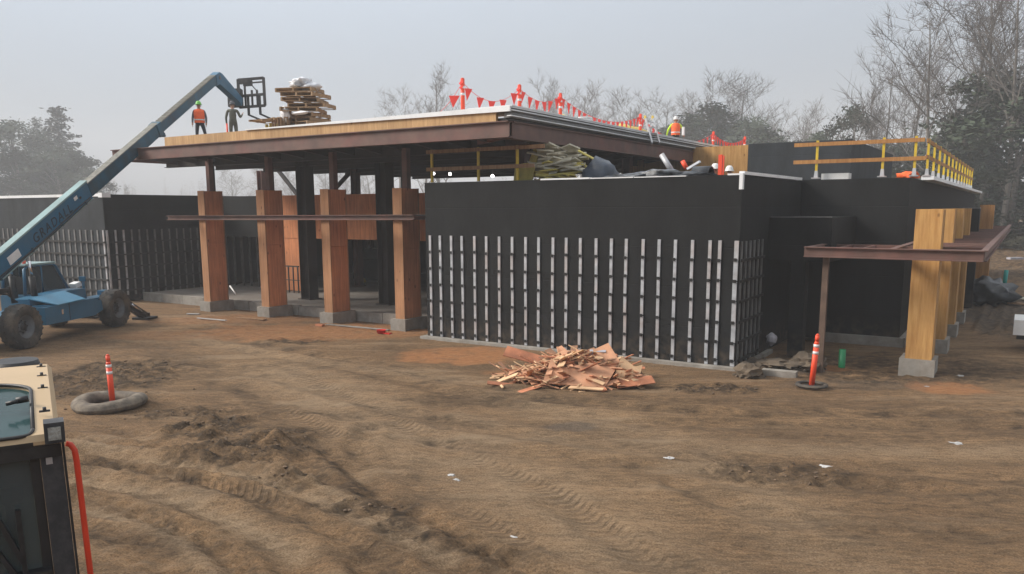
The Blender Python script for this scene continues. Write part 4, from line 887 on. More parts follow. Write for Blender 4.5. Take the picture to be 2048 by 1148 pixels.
# pennant posts
def pennant_post(p, h, label, zb):
    t = thing('pennant_post', label, 'pennant post', (p[0], p[1], zb), 0, 'orange posts carrying the pennant string')
    mb = MB(); mb.cyl((0, 0, 0), (0, 0, h), .055, 10); mb.cyl((0, 0, h), (0, 0, h + .03), .055, 10, r2=.03); mb.build('post', M['orange'], t)
    mb = MB(); mb.cyl((0, 0, 0), (0, 0, .04), .2, 14); mb.build('base', M['iron'], t)
    for k in (.62, .78): mb = MB(); mb.cyl((0, 0, h * k), (0, 0, h * k + .06), .058, 10); mb.build('reflective_band', M['reflect'], t)
    mb = MB(); mb.beam((-.05, -.06, h - .14), (.05, -.06, h - .05), .015, .07); mb.beam((.05, -.06, h - .18), (-.03, -.07, h - .25), .015, .06); mb.build('tied_ribbon', M['flag'], t)
    return Vector((p[0], p[1], zb + h * .93))
tops = []
pl_ = ['tall orange post nearest the roof corner', 'second orange post along the roof edge', 'third orange post, beside the yellow mound', 'orange post beside the ladder top',
       'small orange post at the far end above the plywood box', 'farthest orange post at the end of the pennant string']
ZT = 7.0
for (px_, py_), lb in zip(((925, 158), (1039, 171), (1121, 188), (1281, 229), (1427, 264), (1490, 274)), pl_):
    p = on_z(px_, py_, ZT if px_ < 1400 else 6.95); tops.append(pennant_post((p.x, p.y), p.z - ZR, lb, ZR))
pf = on_z(826, 222, 6.2)
strings = [(Vector((pf.x, pf.y, 6.03)), tops[0], 3, .35, 'pennant string sagging left from the corner post')]
labs = ['pennant string between the first and second post', 'pennant string between the second and third post', 'long pennant string between the third post and the ladder',
        'pennant string sagging past the ladder and the man in lime', 'pennant string over the plywood box at the far end']
for (a, b), n_, lb, sg in zip(zip(tops, tops[1:]), (5, 6, 17, 16, 12), labs, (.42, .25, .42, .62, .3)):
    strings.append((a, b, n_, sg, lb))
for a, b, n_, sg, lb in strings:
    t = thing('pennant_string', lb, 'pennant string', a, 0, 'orange pennant strings along the roof')
    pts = [a.lerp(b, k / 24) - a - Vector((0, 0, sg * 4 * (k / 24) * (1 - k / 24))) for k in range(25)]
    MB().tube(pts, .007, 4).build('cord', M['flag'], t)
    for k in range(n_):
        f = (k + .5) / n_; c = a.lerp(b, f) - a - Vector((0, 0, sg * 4 * f * (1 - f))); d = (b - a).normalized(); w = .12; dr = R.uniform(-.09, .05)
        if b is tops[0] : d = Vector((.84, .5, 0)); w = .15
        n0 = Vector((-d.y, d.x, 0)) * .004
        mb = MB(); mb.poly([c - d * w - n0, c + d * w - n0, c + d * dr + Vector((R.uniform(-.04, .04), R.uniform(-.04, .04), -.32))], n0 * 2); mb.build('pennant', M['flag'], t)

# things lying on the high roof
def roof_lump(px_, py_, Z, rx, ry, rz, m, name, label, cat, seed=1, amp=.25):
    p = on_x(px_, py_, Z); mb = MB(); mb.blob((p.x, p.y, ZR), (rx, ry, max(.1, p.z - ZR)), 3, amp, seed)
    for v in mb.bm.verts: v.co.z = max(v.co.z, ZR)
    return tag(mb.build(name, m, smooth=True), label, cat)
roof_lump(1138, 233, -13.2, .7, 1.4, .62, M['foam'], 'insulation_heap', 'low olive-yellow mound beside the third orange post', 'insulation', 3)
roof_lump(1255, 251, -13.2, .8, 3.0, .48, M['foam'], 'insulation_heap', 'longer olive-yellow mound behind the fourth orange post', 'insulation', 6)
p = on_x(1170, 237, -11.6); mb = MB(); mb.cyl((p.x, p.y, 6.1), (p.x, p.y, p.z), .19, 18); mb.cyl((p.x, p.y, p.z), (p.x, p.y, p.z + .04), .21, 18); tag(mb.build('white_bucket', M['whitep']), 'white bucket standing at the roof edge', 'bucket')
t = thing('ladder', 'white ladder top with yellow tips leaning over the roof edge', 'ladder')
for px_ in (1291, 1306):
    a = on_x(px_ + 12, 282, RX1 + .7); b = on_x(px_, 238, RX1 + .1); b.z = max(b.z, a.z + .5); mb = MB(); mb.beam(a - (b - a) * .1, b, .05, .07); mb.build('side_rail', M['galv'], t); mb = MB(); mb.beam(b, b + (b - a) * .12, .06, .08); mb.build('tip', M['yellow'], t)
for f in (.1, .35, .6, .85):
    a = on_x(1303, 282, RX1 + .7).lerp(on_x(1291, 238, RX1 + .1), f); b = on_x(1318, 282, RX1 + .7).lerp(on_x(1306, 238, RX1 + .1), f); MB().cyl(a, b, .016, 6).build('rung', M['galv'], t)

# ------------------------------------------------------------------ front wing roof: boards, bundles, debris
ZF = 4.25
def board_heap(name, label, cat, cx, cy, z0, rx, ry, hh, n, m, seed, L=(.4, 1.6), W=(.15, .5), tilt=.18, parent=None):
    rr = random.Random(seed); mb = MB()
    for i in range(n):
        f = i / n; u = rr.uniform(-1, 1) * (1 - f * .7); v = rr.uniform(-1, 1) * (1 - f * .7)
        l, w = rr.uniform(*L), rr.uniform(*W); rot = Matrix.Rotation(rr.uniform(-.6, .6) + (1.5 if rr.random() < .25 else 0), 3, 'Z') @ Matrix.Rotation(rr.uniform(-tilt, tilt), 3, 'X') @ Matrix.Rotation(rr.uniform(-tilt, tilt), 3, 'Y')
        c = Vector((cx + u * rx, cy + v * ry, z0 + f * hh * rr.uniform(.75, 1.1) + .03)); mb.box(c - Vector((l / 2, w / 2, .02)), c + Vector((l / 2, w / 2, .02)), rot=rot, mi=rr.randrange(len(m)) if isinstance(m, list) else 0)
    o = mb.build(name, m, parent); 
    return tag(o, label, cat) if label else o
t = thing('insulation_stack', 'heap of yellow and cream insulation boards on the strip wall roof', 'insulation boards', (-11.1, 19.6, ZF))
board_heap('yellow_boards', None, None, 0, 0, .0, .75, .4, .5, 34, M['foam'], 4, parent=t)
board_heap('cream_boards', None, None, .1, -.1, .4, .62, .35, .62, 44, M['cream'], 8, parent=t, L=(.4, 1.2), tilt=.35)
mb = MB(); mb.poly([(-1.15, -.35, .05), (-.5, -.45, .05), (-.25, -.45, .95), (-.45, -.4, .98), (-.65, -.35, .62), (-1.12, -.3, .58)], (.0, .05, 0)); mb.build('upright_board', M['foam'], t)
mb = MB(); mb.beam((.5, .1, 1.0), (1.25, .1, .62), .2, .03); mb.beam((.2, .1, .95), (1.3, .2, .2), .25, .03); mb.build('sliding_boards', M['foam'], t)
mb = MB(); mb.blob((-9.6, 19.4, ZF + .1), (.48, .5, .55), 3, .3, 3, 2.2); tag(mb.build('tarp_bundle', mat('blue_black_plastic', (.035, .05, .075), .3, .4, 5, bump=.4), smooth=True), 'rounded blue-black bundle beside the insulation boards', 'bundle')
mb = MB(); mb.blob((-7.6, 18.9, ZF + .12), (1.1, .4, .14), 3, 1.2, 8, 3.2); mb.blob((-8.5, 18.8, ZF + .08), (.7, .3, .12), 3, 1.2, 4, 3); tag(mb.build('plastic_sheet', mat('dusty_black_sheet', (.09, .1, .115), .35, .9, 7, bump=.5), smooth=True), 'crumpled dark plastic sheet on the roof below the steel beam', 'plastic sheet')
mb = MB(); a = on_y(1340, 336, 19.2); b = on_y(1323, 309, 19.2); mb.cyl(a - (b - a) * .4, b, .07, 10); tag(mb.build('grey_pipe', M['galv']), 'short grey pipe sticking up out of the dark plastic sheet', 'pipe')
mb = MB(); a = on_y(1410, 333, 19.0); b = on_y(1392, 322, 19.0); mb.beam(on_y(1375, 338, 18.9), on_y(1400, 323, 18.9), .1, .05); tag(mb.build('plastic_fold', M['film']), 'pale fold of sheeting right of the grey pipe', 'plastic sheet')
mb = MB(); a = on_y(1371, 333, 19.2); b = on_y(1365, 322, 19.2); mb.cyl(a - (b - a) * .4, b, .06, 8); tag(mb.build('red_can', M['orange']), 'small red-orange stub behind the plastic fold', 'can')
mb = MB(); c_ = on_y(1406, 342, 20.0); mb.lathe([(.28, -.22), (.31, -.22), (.31, .22), (.28, .22)], 24, (c_.x, 20.0, ZF + .1), axis='X'); tag(mb.build('black_hoop', M['tarp']), 'black half-round roll at the right end of the strip wall roof', 'roll')
p = on_y(1441, 338, 20.6); mb = MB(); mb.box((p.x - .05, 20.55, ZF), (p.x + .05, 20.62, p.z + .36)); mb.box((p.x + .07, 20.56, ZF), (p.x + .1, 20.6, p.z + .33)); tag(mb.build('orange_marker', M['orange']), 'upright orange board between the two white helmets', 'marker')
# work lamps under the high roof
for (x, y), lb in zip(((857, 338), (867, 347), (900, 348), (943, 332), (985, 352)), ('lit white work lamp, leftmost and high behind the yellow rail', 'lit work lamp just right of the leftmost lamp', 'lit work lamp low between the first two rail posts', 'lit work lamp highest between the rail posts', 'lit work lamp low before the yellow boards')):
    p = on_y(x, y, 27); t = thing('work_lamp', lb, 'lamp', p); mb = MB(); mb.blob((0, 0, 0), (.065, .065, .065), 2, 0); mb.build('bulb', M['lamp'], t); mb = MB(); mb.cyl((0, 0, .06), (0, 0, 5.7 - p.z), .012, 5); mb.build('cord', M['clip'], t)

# right wing roof: white pack, netting
mb = MB(); mb.box((-4.85, 23.3, 4.37), (-4.15, 23.7, 4.53)); tag(mb.build('white_pack', M['whitep'], bevel=.02), 'long white pack behind the first yellow post on the right roof', 'pack')
p = on_y(1815, 344, 24.2); mb = MB(); mb.blob((p.x, 24.4, 4.45), (.26, .2, .11), 3, .9, 5, 3); tag(mb.build('netting', M['net'], smooth=True), 'bundled orange netting at the corner of the right roof', 'netting')

# ------------------------------------------------------------------ people
def person(name_label, loc, face, top_m, leg_m, hat_m, vest_m=None, pose=None, hair=(.03, .02, .015), z0=0, arms=None, legs=None, lean=0.):
    """one continuous skinned body; clothes are materials on it, vest and helmet its children; faces +Y before turning"""
    t = thing('person', name_label, 'person', loc, face); t.scale = (.93, .93, .93)
    L_ = legs or {}
    hipL, hipR = Vector((-.095, 0, .93)), Vector((.095, 0, .93))
    kL, kR = L_.get('kL', Vector((-.11, .03, .5))), L_.get('kR', Vector((.11, .03, .5)))
    aL, aR = L_.get('aL', Vector((-.12, -.02, .08))), L_.get('aR', Vector((.12, -.02, .08)))
    sh = 1.43; ln = lean
    A_ = arms or {}
    chest = Vector((0, ln * .5, 1.27)); neck = Vector((0, ln * .75, 1.48)); head = Vector((0, ln + .02, 1.62))
    sL, sR = Vector((-.19, ln * .7, sh)), Vector((.19, ln * .7, sh))
    eL, eR = A_.get('eL', Vector((-.27, -.02 + ln * .6, 1.14))), A_.get('eR', Vector((.27, -.02 + ln * .6, 1.14)))
    wL, wR = A_.get('wL', Vector((-.27, .1 + ln * .6, .9))), A_.get('wR', Vector((.27, .1 + ln * .6, .9)))
    V = [(Vector((0, 0, .96)), .15, .12), (Vector((0, ln * .2, 1.1)), .14, .11), (chest, .165, .125), (Vector((0, ln * .7, 1.42)), .1, .085), (neck, .055, .055), (head, .085, .1), (head + Vector((0, 0, .09)), .075, .09),
         (hipL, .1, .1), (kL, .068, .068), (aL, .045, .045), (aL + Vector((0, .14, -.045)), .035, .045), (hipR, .1, .1), (kR, .068, .068), (aR, .045, .045), (aR + Vector((0, .14, -.045)), .035, .045),
         (sL, .07, .07), (eL, .05, .05), (wL, .036, .036), (sR, .07, .07), (eR, .05, .05), (wR, .036, .036), ]
    hl, hr = wL + (wL - eL).normalized() * .09, wR + (wR - eR).normalized() * .09
    V += [(hl, .018, .04), (hr, .018, .04)]
    Eg = [(0, 1), (1, 2), (2, 3), (3, 4), (4, 5), (5, 6), (0, 7), (7, 8), (8, 9), (9, 10), (0, 11), (11, 12), (12, 13), (13, 14), (3, 15), (15, 16), (16, 17), (3, 18), (18, 19), (19, 20), (17, 21), (20, 22)]
    m = bpy.data.meshes.new('tmp'); m.from_pydata([v[0] for v in V], Eg, []); o = bpy.data.objects.new('tmp', m); COL.objects.link(o)
    sk = o.modifiers.new('s', 'SKIN'); sb = o.modifiers.new('u', 'SUBSURF'); sb.levels = 1; sb.render_levels = 1
    for i, v in enumerate(V):
        m.skin_vertices[0].data[i].radius = (v[1], v[2]); m.skin_vertices[0].data[i].use_root = (i == 0)
    dg = bpy.context.evaluated_depsgraph_get(); me = bpy.data.meshes.new_from_object(o.evaluated_get(dg)); bpy.data.objects.remove(o)
    bm = bmesh.new(); bm.from_mesh(me); mb = MB(); mb.bm.free(); mb.bm = bm
    # fingers and thumbs, nose, ears
    for h, w, e, sg in ((hl, wL, eL, -1), (hr, wR, eR, 1)):
        d = (h - w).normalized(); acr = Vector((0, 1, 0)); acr = (acr - d * acr.dot(d)).normalized(); inn_ = d.cross(acr)
        for k in range(4):
            b0 = h + acr * (.028 - k * .018) + d * .02; l = (.07, .08, .074, .058)[k]
            mb.tube([b0, b0 + d * l * .5, b0 + d * l * .85 - Vector((sg * .02, 0, 0))], [.009, .008, .006], 6)
        mb.tube([w + d * .03 + acr * .03, w + d * .06 + acr * .055, w + d * .1 + acr * .06], [.011, .01, .008], 6)
    mb.blob(head + Vector((0, .1, -.0)), (.014, .02, .022), 1, 0)
    for sg in (-1, 1): mb.blob(head + Vector((sg * .088, 0, 0)), (.012, .025, .032), 1, 0)
    mats = [M['skin'], top_m, leg_m, M['iron']]
    for f in bm.faces:
        c = f.calc_center_median(); f.smooth = True
        arm = min((c - wL).length, (c - wR).length); hand = min((c - hl).length, (c - hr).length)
        if c.z > 1.5 or hand < .125 and arm > .02 and min((c - hl).length, (c - hr).length) < min((c - eL).length, (c - eR).length) * .45: f.material_index = 0
        elif c.z < .1: f.material_index = 3
        elif c.z < .97 and abs(c.x) < .22 and min((c - wL).length, (c - wR).length) > .1: f.material_index = 2
        else: f.material_index = 1
    me2 = bpy.data.meshes.new('body'); bm.to_mesh(me2); bm.free()
    for x in mats: me2.materials.append(x)
    new_obj('body', me2, t)
    mb = MB(); hp = head + Vector((0, 0, .06)); mb.lathe([(.001, .15), (.06, .14), (.1, .09), (.118, .02), (.122, 0), (.15, -.005), (.15, -.012), (.118, -.01)], 20, hp); mb.box(hp + Vector((-.07, .1, -.012)), hp + Vector((.07, .19, -.004))); mb.build('hard_hat', hat_m, t)
    mb = MB(); 
    for sg in (-1, 1): mb.blob(head + Vector((sg * .032, .088, .02)), (.01, .006, .007), 1, 0)
    mb.box(head + Vector((-.022, .088, -.05)), head + Vector((.022, .094, -.044))); mb.build('face_details', M['iron'], t)
    if vest_m:
        mb = MB(); secs = [(1.5, .1, .09), (1.45, .22, .125), (1.3, .23, .17), (1.1, .21, .165), (.98, .21, .17), (.93, .215, .175)]; prev = None
        for z, a, b in secs:
            yo = ln * max(0, (z - .95) / .6) * .75
            ring = [mb.bm.verts.new((a * math.cos(k * math.pi / 8), yo + b * math.sin(k * math.pi / 8), z)) for k in range(16)]
            if prev:
                for k in range(16): mb.bm.faces.new([prev[k], prev[(k + 1) % 16], ring[(k + 1) % 16], ring[k]]).smooth = True
            prev = ring
        mb.build('vest', vest_m, t)
        mb = MB(); yo = ln * .1; mb.lathe([(.222, 1.03), (.222, 1.08)], 20, (0, yo, 0), M=Matrix.Scale(.84, 3, (0, 1, 0))); mb.build('reflective_band', M['reflect'], t)
    return t
def face_to(v): return math.atan2(-v[0], v[1])
p = dist(397, 208, 31.0); ZP = ZR + .2
person('person in orange vest and dark trousers standing at the roof edge behind the boom', (p.x, p.y, ZP), -2.35, M['greycl'], M['navy'], mat('green_hat', (.2, .6, .1), .5), M['hivis'],
       legs=dict(kL=Vector((-.2, .05, .5)), aL=Vector((-.24, -.02, .08)), kR=Vector((.13, .02, .5)), aR=Vector((.15, -.02, .08))))
p = dist(464, 206, 31.0)
person('person in khaki clothes standing under the fork carriage', (p.x, p.y, ZP), .8, M['khaki'], M['khaki'], M['greycl'], None,
       arms=dict(eR=Vector((.3, .05, 1.16)), wR=Vector((.36, .22, 1.3))))
q = on_z(453, 235, 6.6); p = dist(453, 235, 30.2); t = thing('delineator_post', 'slim red-orange post held upright beside the khaki person', 'delineator', (p.x, p.y, ZR)); MB().cyl((0, 0, 0), (0, 0, .95), .05, 10, r2=.03).build('post', M['orange'], t); MB().cyl((0, 0, 0), (0, 0, .03), .15, 12).build('base', M['iron'], t)
p = dist(1352, 235, 36.0)
person('person in lime sleeves, orange vest and white helmet walking on the roof', (p.x, p.y, ZR + .12), .45, M['lime'], M['navy'], M['whitep'], M['hivis'], lean=.06,
       legs=dict(kL=Vector((-.1, .14, .52)), aL=Vector((-.11, .1, .08)), kR=Vector((.1, .04, .5)), aR=Vector((.11, -.2, .1))), arms=dict(eL=Vector((-.37, -.02, 1.16)), wL=Vector((-.41, .05, .92)), eR=Vector((.37, -.02, 1.16)), wR=Vector((.4, .05, .92))))
mb = MB(); pp = dist(1364, 258, 35.6); mb.box((pp.x + .03, pp.y - .1, pp.z - .28), (pp.x + .13, pp.y + .02, pp.z + .08)); tag(mb.build('white_bag', M['film'], bevel=.04), 'small white bag hanging beside the lime-sleeved person', 'bag')
ZW = 3.25
p = on_y(1430, 325, 21.5); person('person with white helmet and orange vest, only head and shoulders above the strip wall, left', (p.x, 21.5, p.z - 1.72), -2.3, M['hivis'], M['navy'], M['whitep'], M['hivis'])
p = on_y(1459, 328, 21.5); person('person with white helmet and lime collar behind the strip wall corner', (p.x, 21.5, p.z - 1.74), -2.7, M['lime'], M['navy'], M['whitep'], M['hivis'])

# ------------------------------------------------------------------ things on the ground
def delineator(p, lean_v, h, label, base_r=.2, r=.055):
    t = thing('delineator_post', label, 'delineator', p); tp = Vector((lean_v[0], lean_v[1], h)); d = tp.normalized()
    mb = MB(); mb.cyl((0, 0, .03), tp * .8, r, 16); mb.cyl(tp * .8, tp * .86, r * .98, 16, r2=r * .7); mb.cyl(tp * .86, tp * .97, r * .75, 12); mb.cyl(tp * .97, tp, r * .75, 12, r2=r * .3); mb.build('post', M['orange'], t)
    for k in (.62, .75):
        mb = MB(); mb.cyl(tp * k, tp * (k + .055), r * 1.03, 16); mb.build('reflective_band', M['reflect'], t)
    if base_r: mb = MB(); mb.lathe([(.001, .05), (base_r * .4, .05), (base_r * .9, .03), (base_r, .0)], 20); mb.build('base', M['iron'], t)
    return t
delineator((-3.42, 16.62, gz(-3.42, 16.62)), (.06, .02, 0), 1.1, 'orange reflective post leaning slightly in front of the canopy leg')
mb = MB(); ring = [( .27 + .05 * math.cos(a), .03 + .035 * math.sin(a)) for a in np.linspace(0, 2 * math.pi, 9)]; mb.lathe(ring, 24, (-3.42, 16.62, gz(-3.42, 16.62) + .02)); tag(mb.build('rubber_ring', M['tire']), 'dusty rubber ring around the foot of the right orange post', 'ring')
TC = Vector((-14.15, 8.2)); tz = gz(*TC)
delineator((-14.1, 8.22, tz), (-.04, .0), .98, 'orange reflective post standing inside the old tyre', base_r=.15, r=.05)
mb = MB(); ring = [(.5 + .15 * math.cos(a), .08 + .11 * math.sin(a)) for a in np.linspace(0, 2 * math.pi, 15)]
mb.lathe(ring, 48, (TC.x, TC.y, tz))
for v in mb.bm.verts:
    a = math.atan2(v.co.y - TC.y, v.co.x - TC.x); v.co.z += .025 * math.sin(a * 2 + 1) + .012 * noise.noise(v.co * 6)
o = mb.build('old_tyre', mat('muddy_tyre', (.12, .1, .08), .95, .35, 6, bump=.4, dirt=(.27, .22, .165), dirt_amt=.85, dscale=3), smooth=True); tag(o, 'muddy old tyre lying flat around the left orange post', 'tyre')
p = (-3.33, 19.27); mb = MB(); ring = [(.075, 0), (.075, .42), (.062, .42), (.062, .05)]; mb.lathe(ring, 20, (p[0], p[1], -.02)); tag(mb.build('green_pipe', M['green']), 'green pipe stub standing in the dirt before the dark wall', 'pipe')
mb = MB(); mb.cyl((-.66, 42.4, -.05), (-.62, 42.4, .8), .09, 12); tag(mb.build('teal_pipe', M['teal']), 'teal pipe stub far off right of the red canopy', 'pipe')

# scrap plywood pile: each large sheet is a piece you could lift; the small splinters are one heap
PC = Vector((-7.85, 14.72, 0))
splint = [mat('scrap_wood_red', (.42, .16, .08), .8, .4, 3), mat('scrap_wood_pink', (.55, .28, .16), .8, .3, 3), mat('scrap_wood_pale', (.62, .4, .23), .8, .3, 3), mat('scrap_wood_brown', (.27, .14, .08), .8, .3, 3)]
rr = random.Random(12); mb = MB()
def pile_h(u, v):
    r_ = math.hypot(u / 1.75, v / .85); k = max(0, 1 - r_); return .5 * min(1, k * 1.5) * (1.0 - .25 * (u < -.5))
for i in range(620):
    u, v = rr.gauss(-.08, .66), rr.gauss(0, .36)
    if u > 1.45 or abs(u) > 1.8 or abs(v) > .95: continue
    l = rr.uniform(.12, .75) if rr.random() < .75 else rr.uniform(.6, 1.2); w = rr.uniform(.02, .17)
    rot = Matrix.Rotation(rr.uniform(-1.4, 1.4), 3, 'Z') @ Matrix.Rotation(rr.uniform(-.5, .5), 3, 'Y') @ Matrix.Rotation(rr.uniform(-.4, .4), 3, 'X')
    zz = pile_h(u, v) * rr.uniform(.3, 1.05) + .03
    X_ = Vector((.86, .5, 0)); Y_ = Vector((-.5, .86, 0)); c = PC + X_ * u + Y_ * v * 1.0 + Vector((0, 0, zz))
    mb.box(c - Vector((l / 2, w / 2, .009)), c + Vector((l / 2, w / 2, .009)), rot=rot, mi=rr.choice((0, 1, 1, 2, 2, 3)))
tag(mb.build('scrap_wood', splint), 'heap of reddish plywood splinters and offcuts before the strip wall', 'scrap wood', kind='stuff')
def sheet(u, v, z, pts, ax, ay, az, mi, label):
    X_ = Vector((.86, .5, 0)); Y_ = Vector((-.5, .86, 0)); c = PC + X_ * u + Y_ * v + Vector((0, 0, z))
    rot = Matrix.Rotation(math.radians(30) + az, 3, 'Z') @ Matrix.Rotation(ay, 3, 'Y') @ Matrix.Rotation(ax, 3, 'X')
    mb = MB(); mb.poly([c + rot @ Vector((a, b, 0)) for a, b in pts], rot @ Vector((0, 0, .018))); return tag(mb.build('plywood_offcut', splint[mi]), label, 'plywood', 'large offcuts on the scrap pile')
sheet(.1, -.62, .26, [(-.75, -.28), (.5, -.3), (.72, .18), (.2, .3), (-.45, .1), (-.62, .36)], .75, .05, -.05, 1, 'large pinkish notched sheet propped on the front of the scrap pile')
sheet(.7, -.1, .5, [(-.2, -.32), (.22, -.3), (.15, .36), (-.22, .3)], .75, -.25, .2, 1, 'pinkish sheet standing tilted at the top right of the pile')
sheet(1.12, -.3, .3, [(-.24, -.22), (.26, -.2), (.25, .2), (.1, .1), (-.22, .24)], .95, .3, -.1, 2, 'pale sheet with ragged top leaning at the right of the pile')
sheet(1.2, -.65, .1, [(-.38, -.16), (.42, -.1), (.4, .18), (-.3, .2)], .35, -.08, .1, 0, 'red-brown sheet flat at the right foot of the pile')
sheet(-1.1, .4, .45, [(-.42, -.15), (.42, -.13), (.42, .14), (-.4, .16)], .6, .25, -.1, 0, 'red-brown board tilted at the upper left of the pile')
sheet(.45, .2, .52, [(-.2, -.12), (.24, -.1), (.22, .14), (-.2, .12)], .6, 0, 0, 3, 'small brown square lying high on the pile')
sheet(.2, -1.0, .05, [(-.35, -.07), (.35, -.06), (.36, .07), (-.33, .08)], .1, 0, -.25, 2, 'pale strip lying at the front foot of the pile')
mb = MB(); c = PC + Vector((.40, .30, .56)); mb.box(c - Vector((.17, .02, .08)), c + Vector((.17, .05, .09)), rot=Matrix.Rotation(.3, 3, 'Z') @ Matrix.Rotation(.5, 3, 'X')); tag(mb.build('grey_package', M['cardg'], bevel=.01), 'grey printed package lying high on the scrap pile', 'package')
for k, (a, b) in enumerate(((-.75, .25), (-.62, .2), (-.5, .12))):
    c = PC + Vector((a, -.25 + .08 * k, .3)); mb = MB(); mb.beam(c + Vector((-.42, -.25, -.16)), c + Vector((.5, .25, .3)), .05, .03); tag(mb.build('long_stick', splint[(2, 3, 2)[k]]), ['pale long stick slanting across the left of the pile', 'dark stick between two pale ones on the pile', 'pale stick nearest the pile centre'][k], 'stick', 'long sticks across the scrap pile')

# rubble, blocks, planks, litter
def chunk(x, y, r_, m, name, label, cat, seed, amp=.5, kind=None, smooth=False):
    mb = MB(); mb.blob((x, y, gz(x, y) + r_[2] * .35), r_, 3, amp, seed, 2.6)
    for k in range(14): a_ = k * 2.4; q_ = (x + math.cos(a_) * r_[0] * (.7 + .1 * (k % 5)), y + math.sin(a_) * r_[1] * (.7 + .1 * (k % 5))); mb.blob((q_[0], q_[1], gz(*q_) + .02), (.05, .06, .035), 1, .6, k)
    return tag(mb.build(name, m, smooth=smooth), label, cat, kind=kind)
chunk(-4.78, 17.0, (.3, .28, .24), M['rock'], 'rubble_chunk', 'dark lumpy chunk of earth at the foot of the strip wall corner', 'rubble', 5)
chunk(-3.9, 18.4, (.36, .45, .2), M['rock'], 'dirt_mound', 'low dirt mound behind the right orange post', 'dirt mound', 9, .6)
chunk(-4.45, 18.0, (.4, .35, .1), M['rock'], 'dirt_mound', 'flat heap of broken rubble by the entrance box', 'dirt mound', 19, .5)
mb = MB(); mb.box((-4.62, 17.28, 0), (-3.9, 17.5, .14), rot=Matrix.Rotation(.05, 3, 'Z')); tag(mb.build('concrete_block', M['concrete'], bevel=.015), 'long low concrete block right of the dark earth chunk', 'concrete block')
p = on_y(1538, 690, 19.6); mb = MB(); mb.blob((-4.95, 19.3, .5), (.11, .08, .15), 3, .5, 13, 2); tag(mb.build('white_sack', M['cardg'], smooth=True), 'pale sack standing in the dark corner by the entrance box', 'sack')
for k, (a, b, w, m_, lb) in enumerate((((-23.2, 16.7), (-21.8, 16.75), .07, M['paper'], 'white strip lying on the dirt before the second column'), ((-22.2, 17.5), (-20.9, 17.6), .16, M['lumber'], 'short brown plank near the second column footing'),
        ((-18.4, 17.9), (-15.9, 18.0), .12, M['concrete'], 'pale plank lying between the last two column footings'), ((-24.6, 17.3), (-24.2, 17.5), .12, M['paper'], 'small white scrap by the first column'))):
    za = gz(*a) + .03; mb = MB(); mb.beam((a[0], a[1], za), (b[0], b[1], gz(*b) + .03), w, .025); tag(mb.build('plank' if k else 'white_strip', m_), lb, 'plank')
mb = MB(); c = Vector((-15.76, 17.5, gz(-15.76, 17.5))); mb.lathe([(.001, .0), (.11, .0), (.15, .1), (.16, .1)], 14, c); mb.box(c + Vector((.1, -.06, 0)), c + Vector((.36, .06, .03))); tag(mb.build('red_dish', M['red']), 'bright red plastic dish lying before the last column footing', 'dish')
mb = MB(); c = Vector((-18.6, 17.6, gz(-18.6, 17.6))); mb.box(c, c + Vector((.3, .12, .06))); tag(mb.build('orange_scrap', splint[0]), 'small orange-brown block by the third column footing', 'block')
for (x, y, s_, lb) in ((-4.12, 10.67, .05, 'round white scrap alone on the bare dirt'), (-2.08, 11.43, .06, 'white scrap beside the dark churned patch at right'), (-6.37, 8.41, .04, 'tiny white scrap in the middle of the yard'), (-6.2, 8.3, .035, 'tiny white scrap just right of its neighbour in mid yard'),
        (-.65, 13.8, .06, 'thin white scrap near the right edge of the yard'), (-4.51, 7.07, .03, 'tiny white scrap nearest the camera'), (-1.45, 17.9, .04, 'white scrap at the foot of the nearest yellow column'), (-.95, 19.5, .05, 'white scrap right of the yellow column footings')):
    mb = MB(); mb.blob((x, y, gz(x, y) + s_ * .15), (s_ * 1.2, s_ * .8, s_ * .22), 2, 1.6, x, 2.5); tag(mb.build('paper_scrap', M['paper']), lb, 'litter', 'white scraps of litter')
# far right: tarp heap, pale boards, white bin
mb = MB(); mb.blob((-1.05, 35.3, .35), (.8, 1.4, .55), 3, .8, 3, 2.5); tag(mb.build('tarp_heap', M['tarp'], smooth=True), 'black tarp heap beyond the canopy row', 'tarp')
mb = MB(); mb.beam((-.4, 34.8, .1), (.9, 34.9, .05), .35, .05); tag(mb.build('pale_board', M['lumber']), 'narrow pale board lying nearer than the wide one by the black tarp', 'board'); mb = MB(); mb.beam((-.8, 36.5, .15), (.2, 36.8, .1), .5, .05); tag(mb.build('pale_board', M['cream']), 'wider pale board on the ground right of the black tarp', 'board')
mb = MB(); mb.beam((-.8, 58, .5), (-.1, 58.5, .5), .4, .12); tag(mb.build('pale_sheet', M['cardg']), 'pale sheet far off at the yard edge under the trees', 'sheet')
t = thing('trailer', 'white trailer corner entering at the right edge with shade beneath', 'trailer', (-.1, 23.6, 0))
mb = MB(); mb.box((0.02, 0, .42), (2.4, 1.3, .8)); mb.build('body', M['whitep'], t, bevel=.04)
mb = MB(); mb.box((.1, .1, .3), (2.3, 1.2, .42)); mb.build('frame', M['iron'], t)
for y in (.05, 1.1): mb = MB(); mb.lathe([(.1, -.08), (.22, -.1), (.28, -.06), (.28, .06), (.22, .1), (.1, .08)], 20, (1.3, y, .28), M=Matrix.Rotation(math.pi / 2, 3, 'Z'), axis='X'); mb.build('wheel', M['tire'], t)
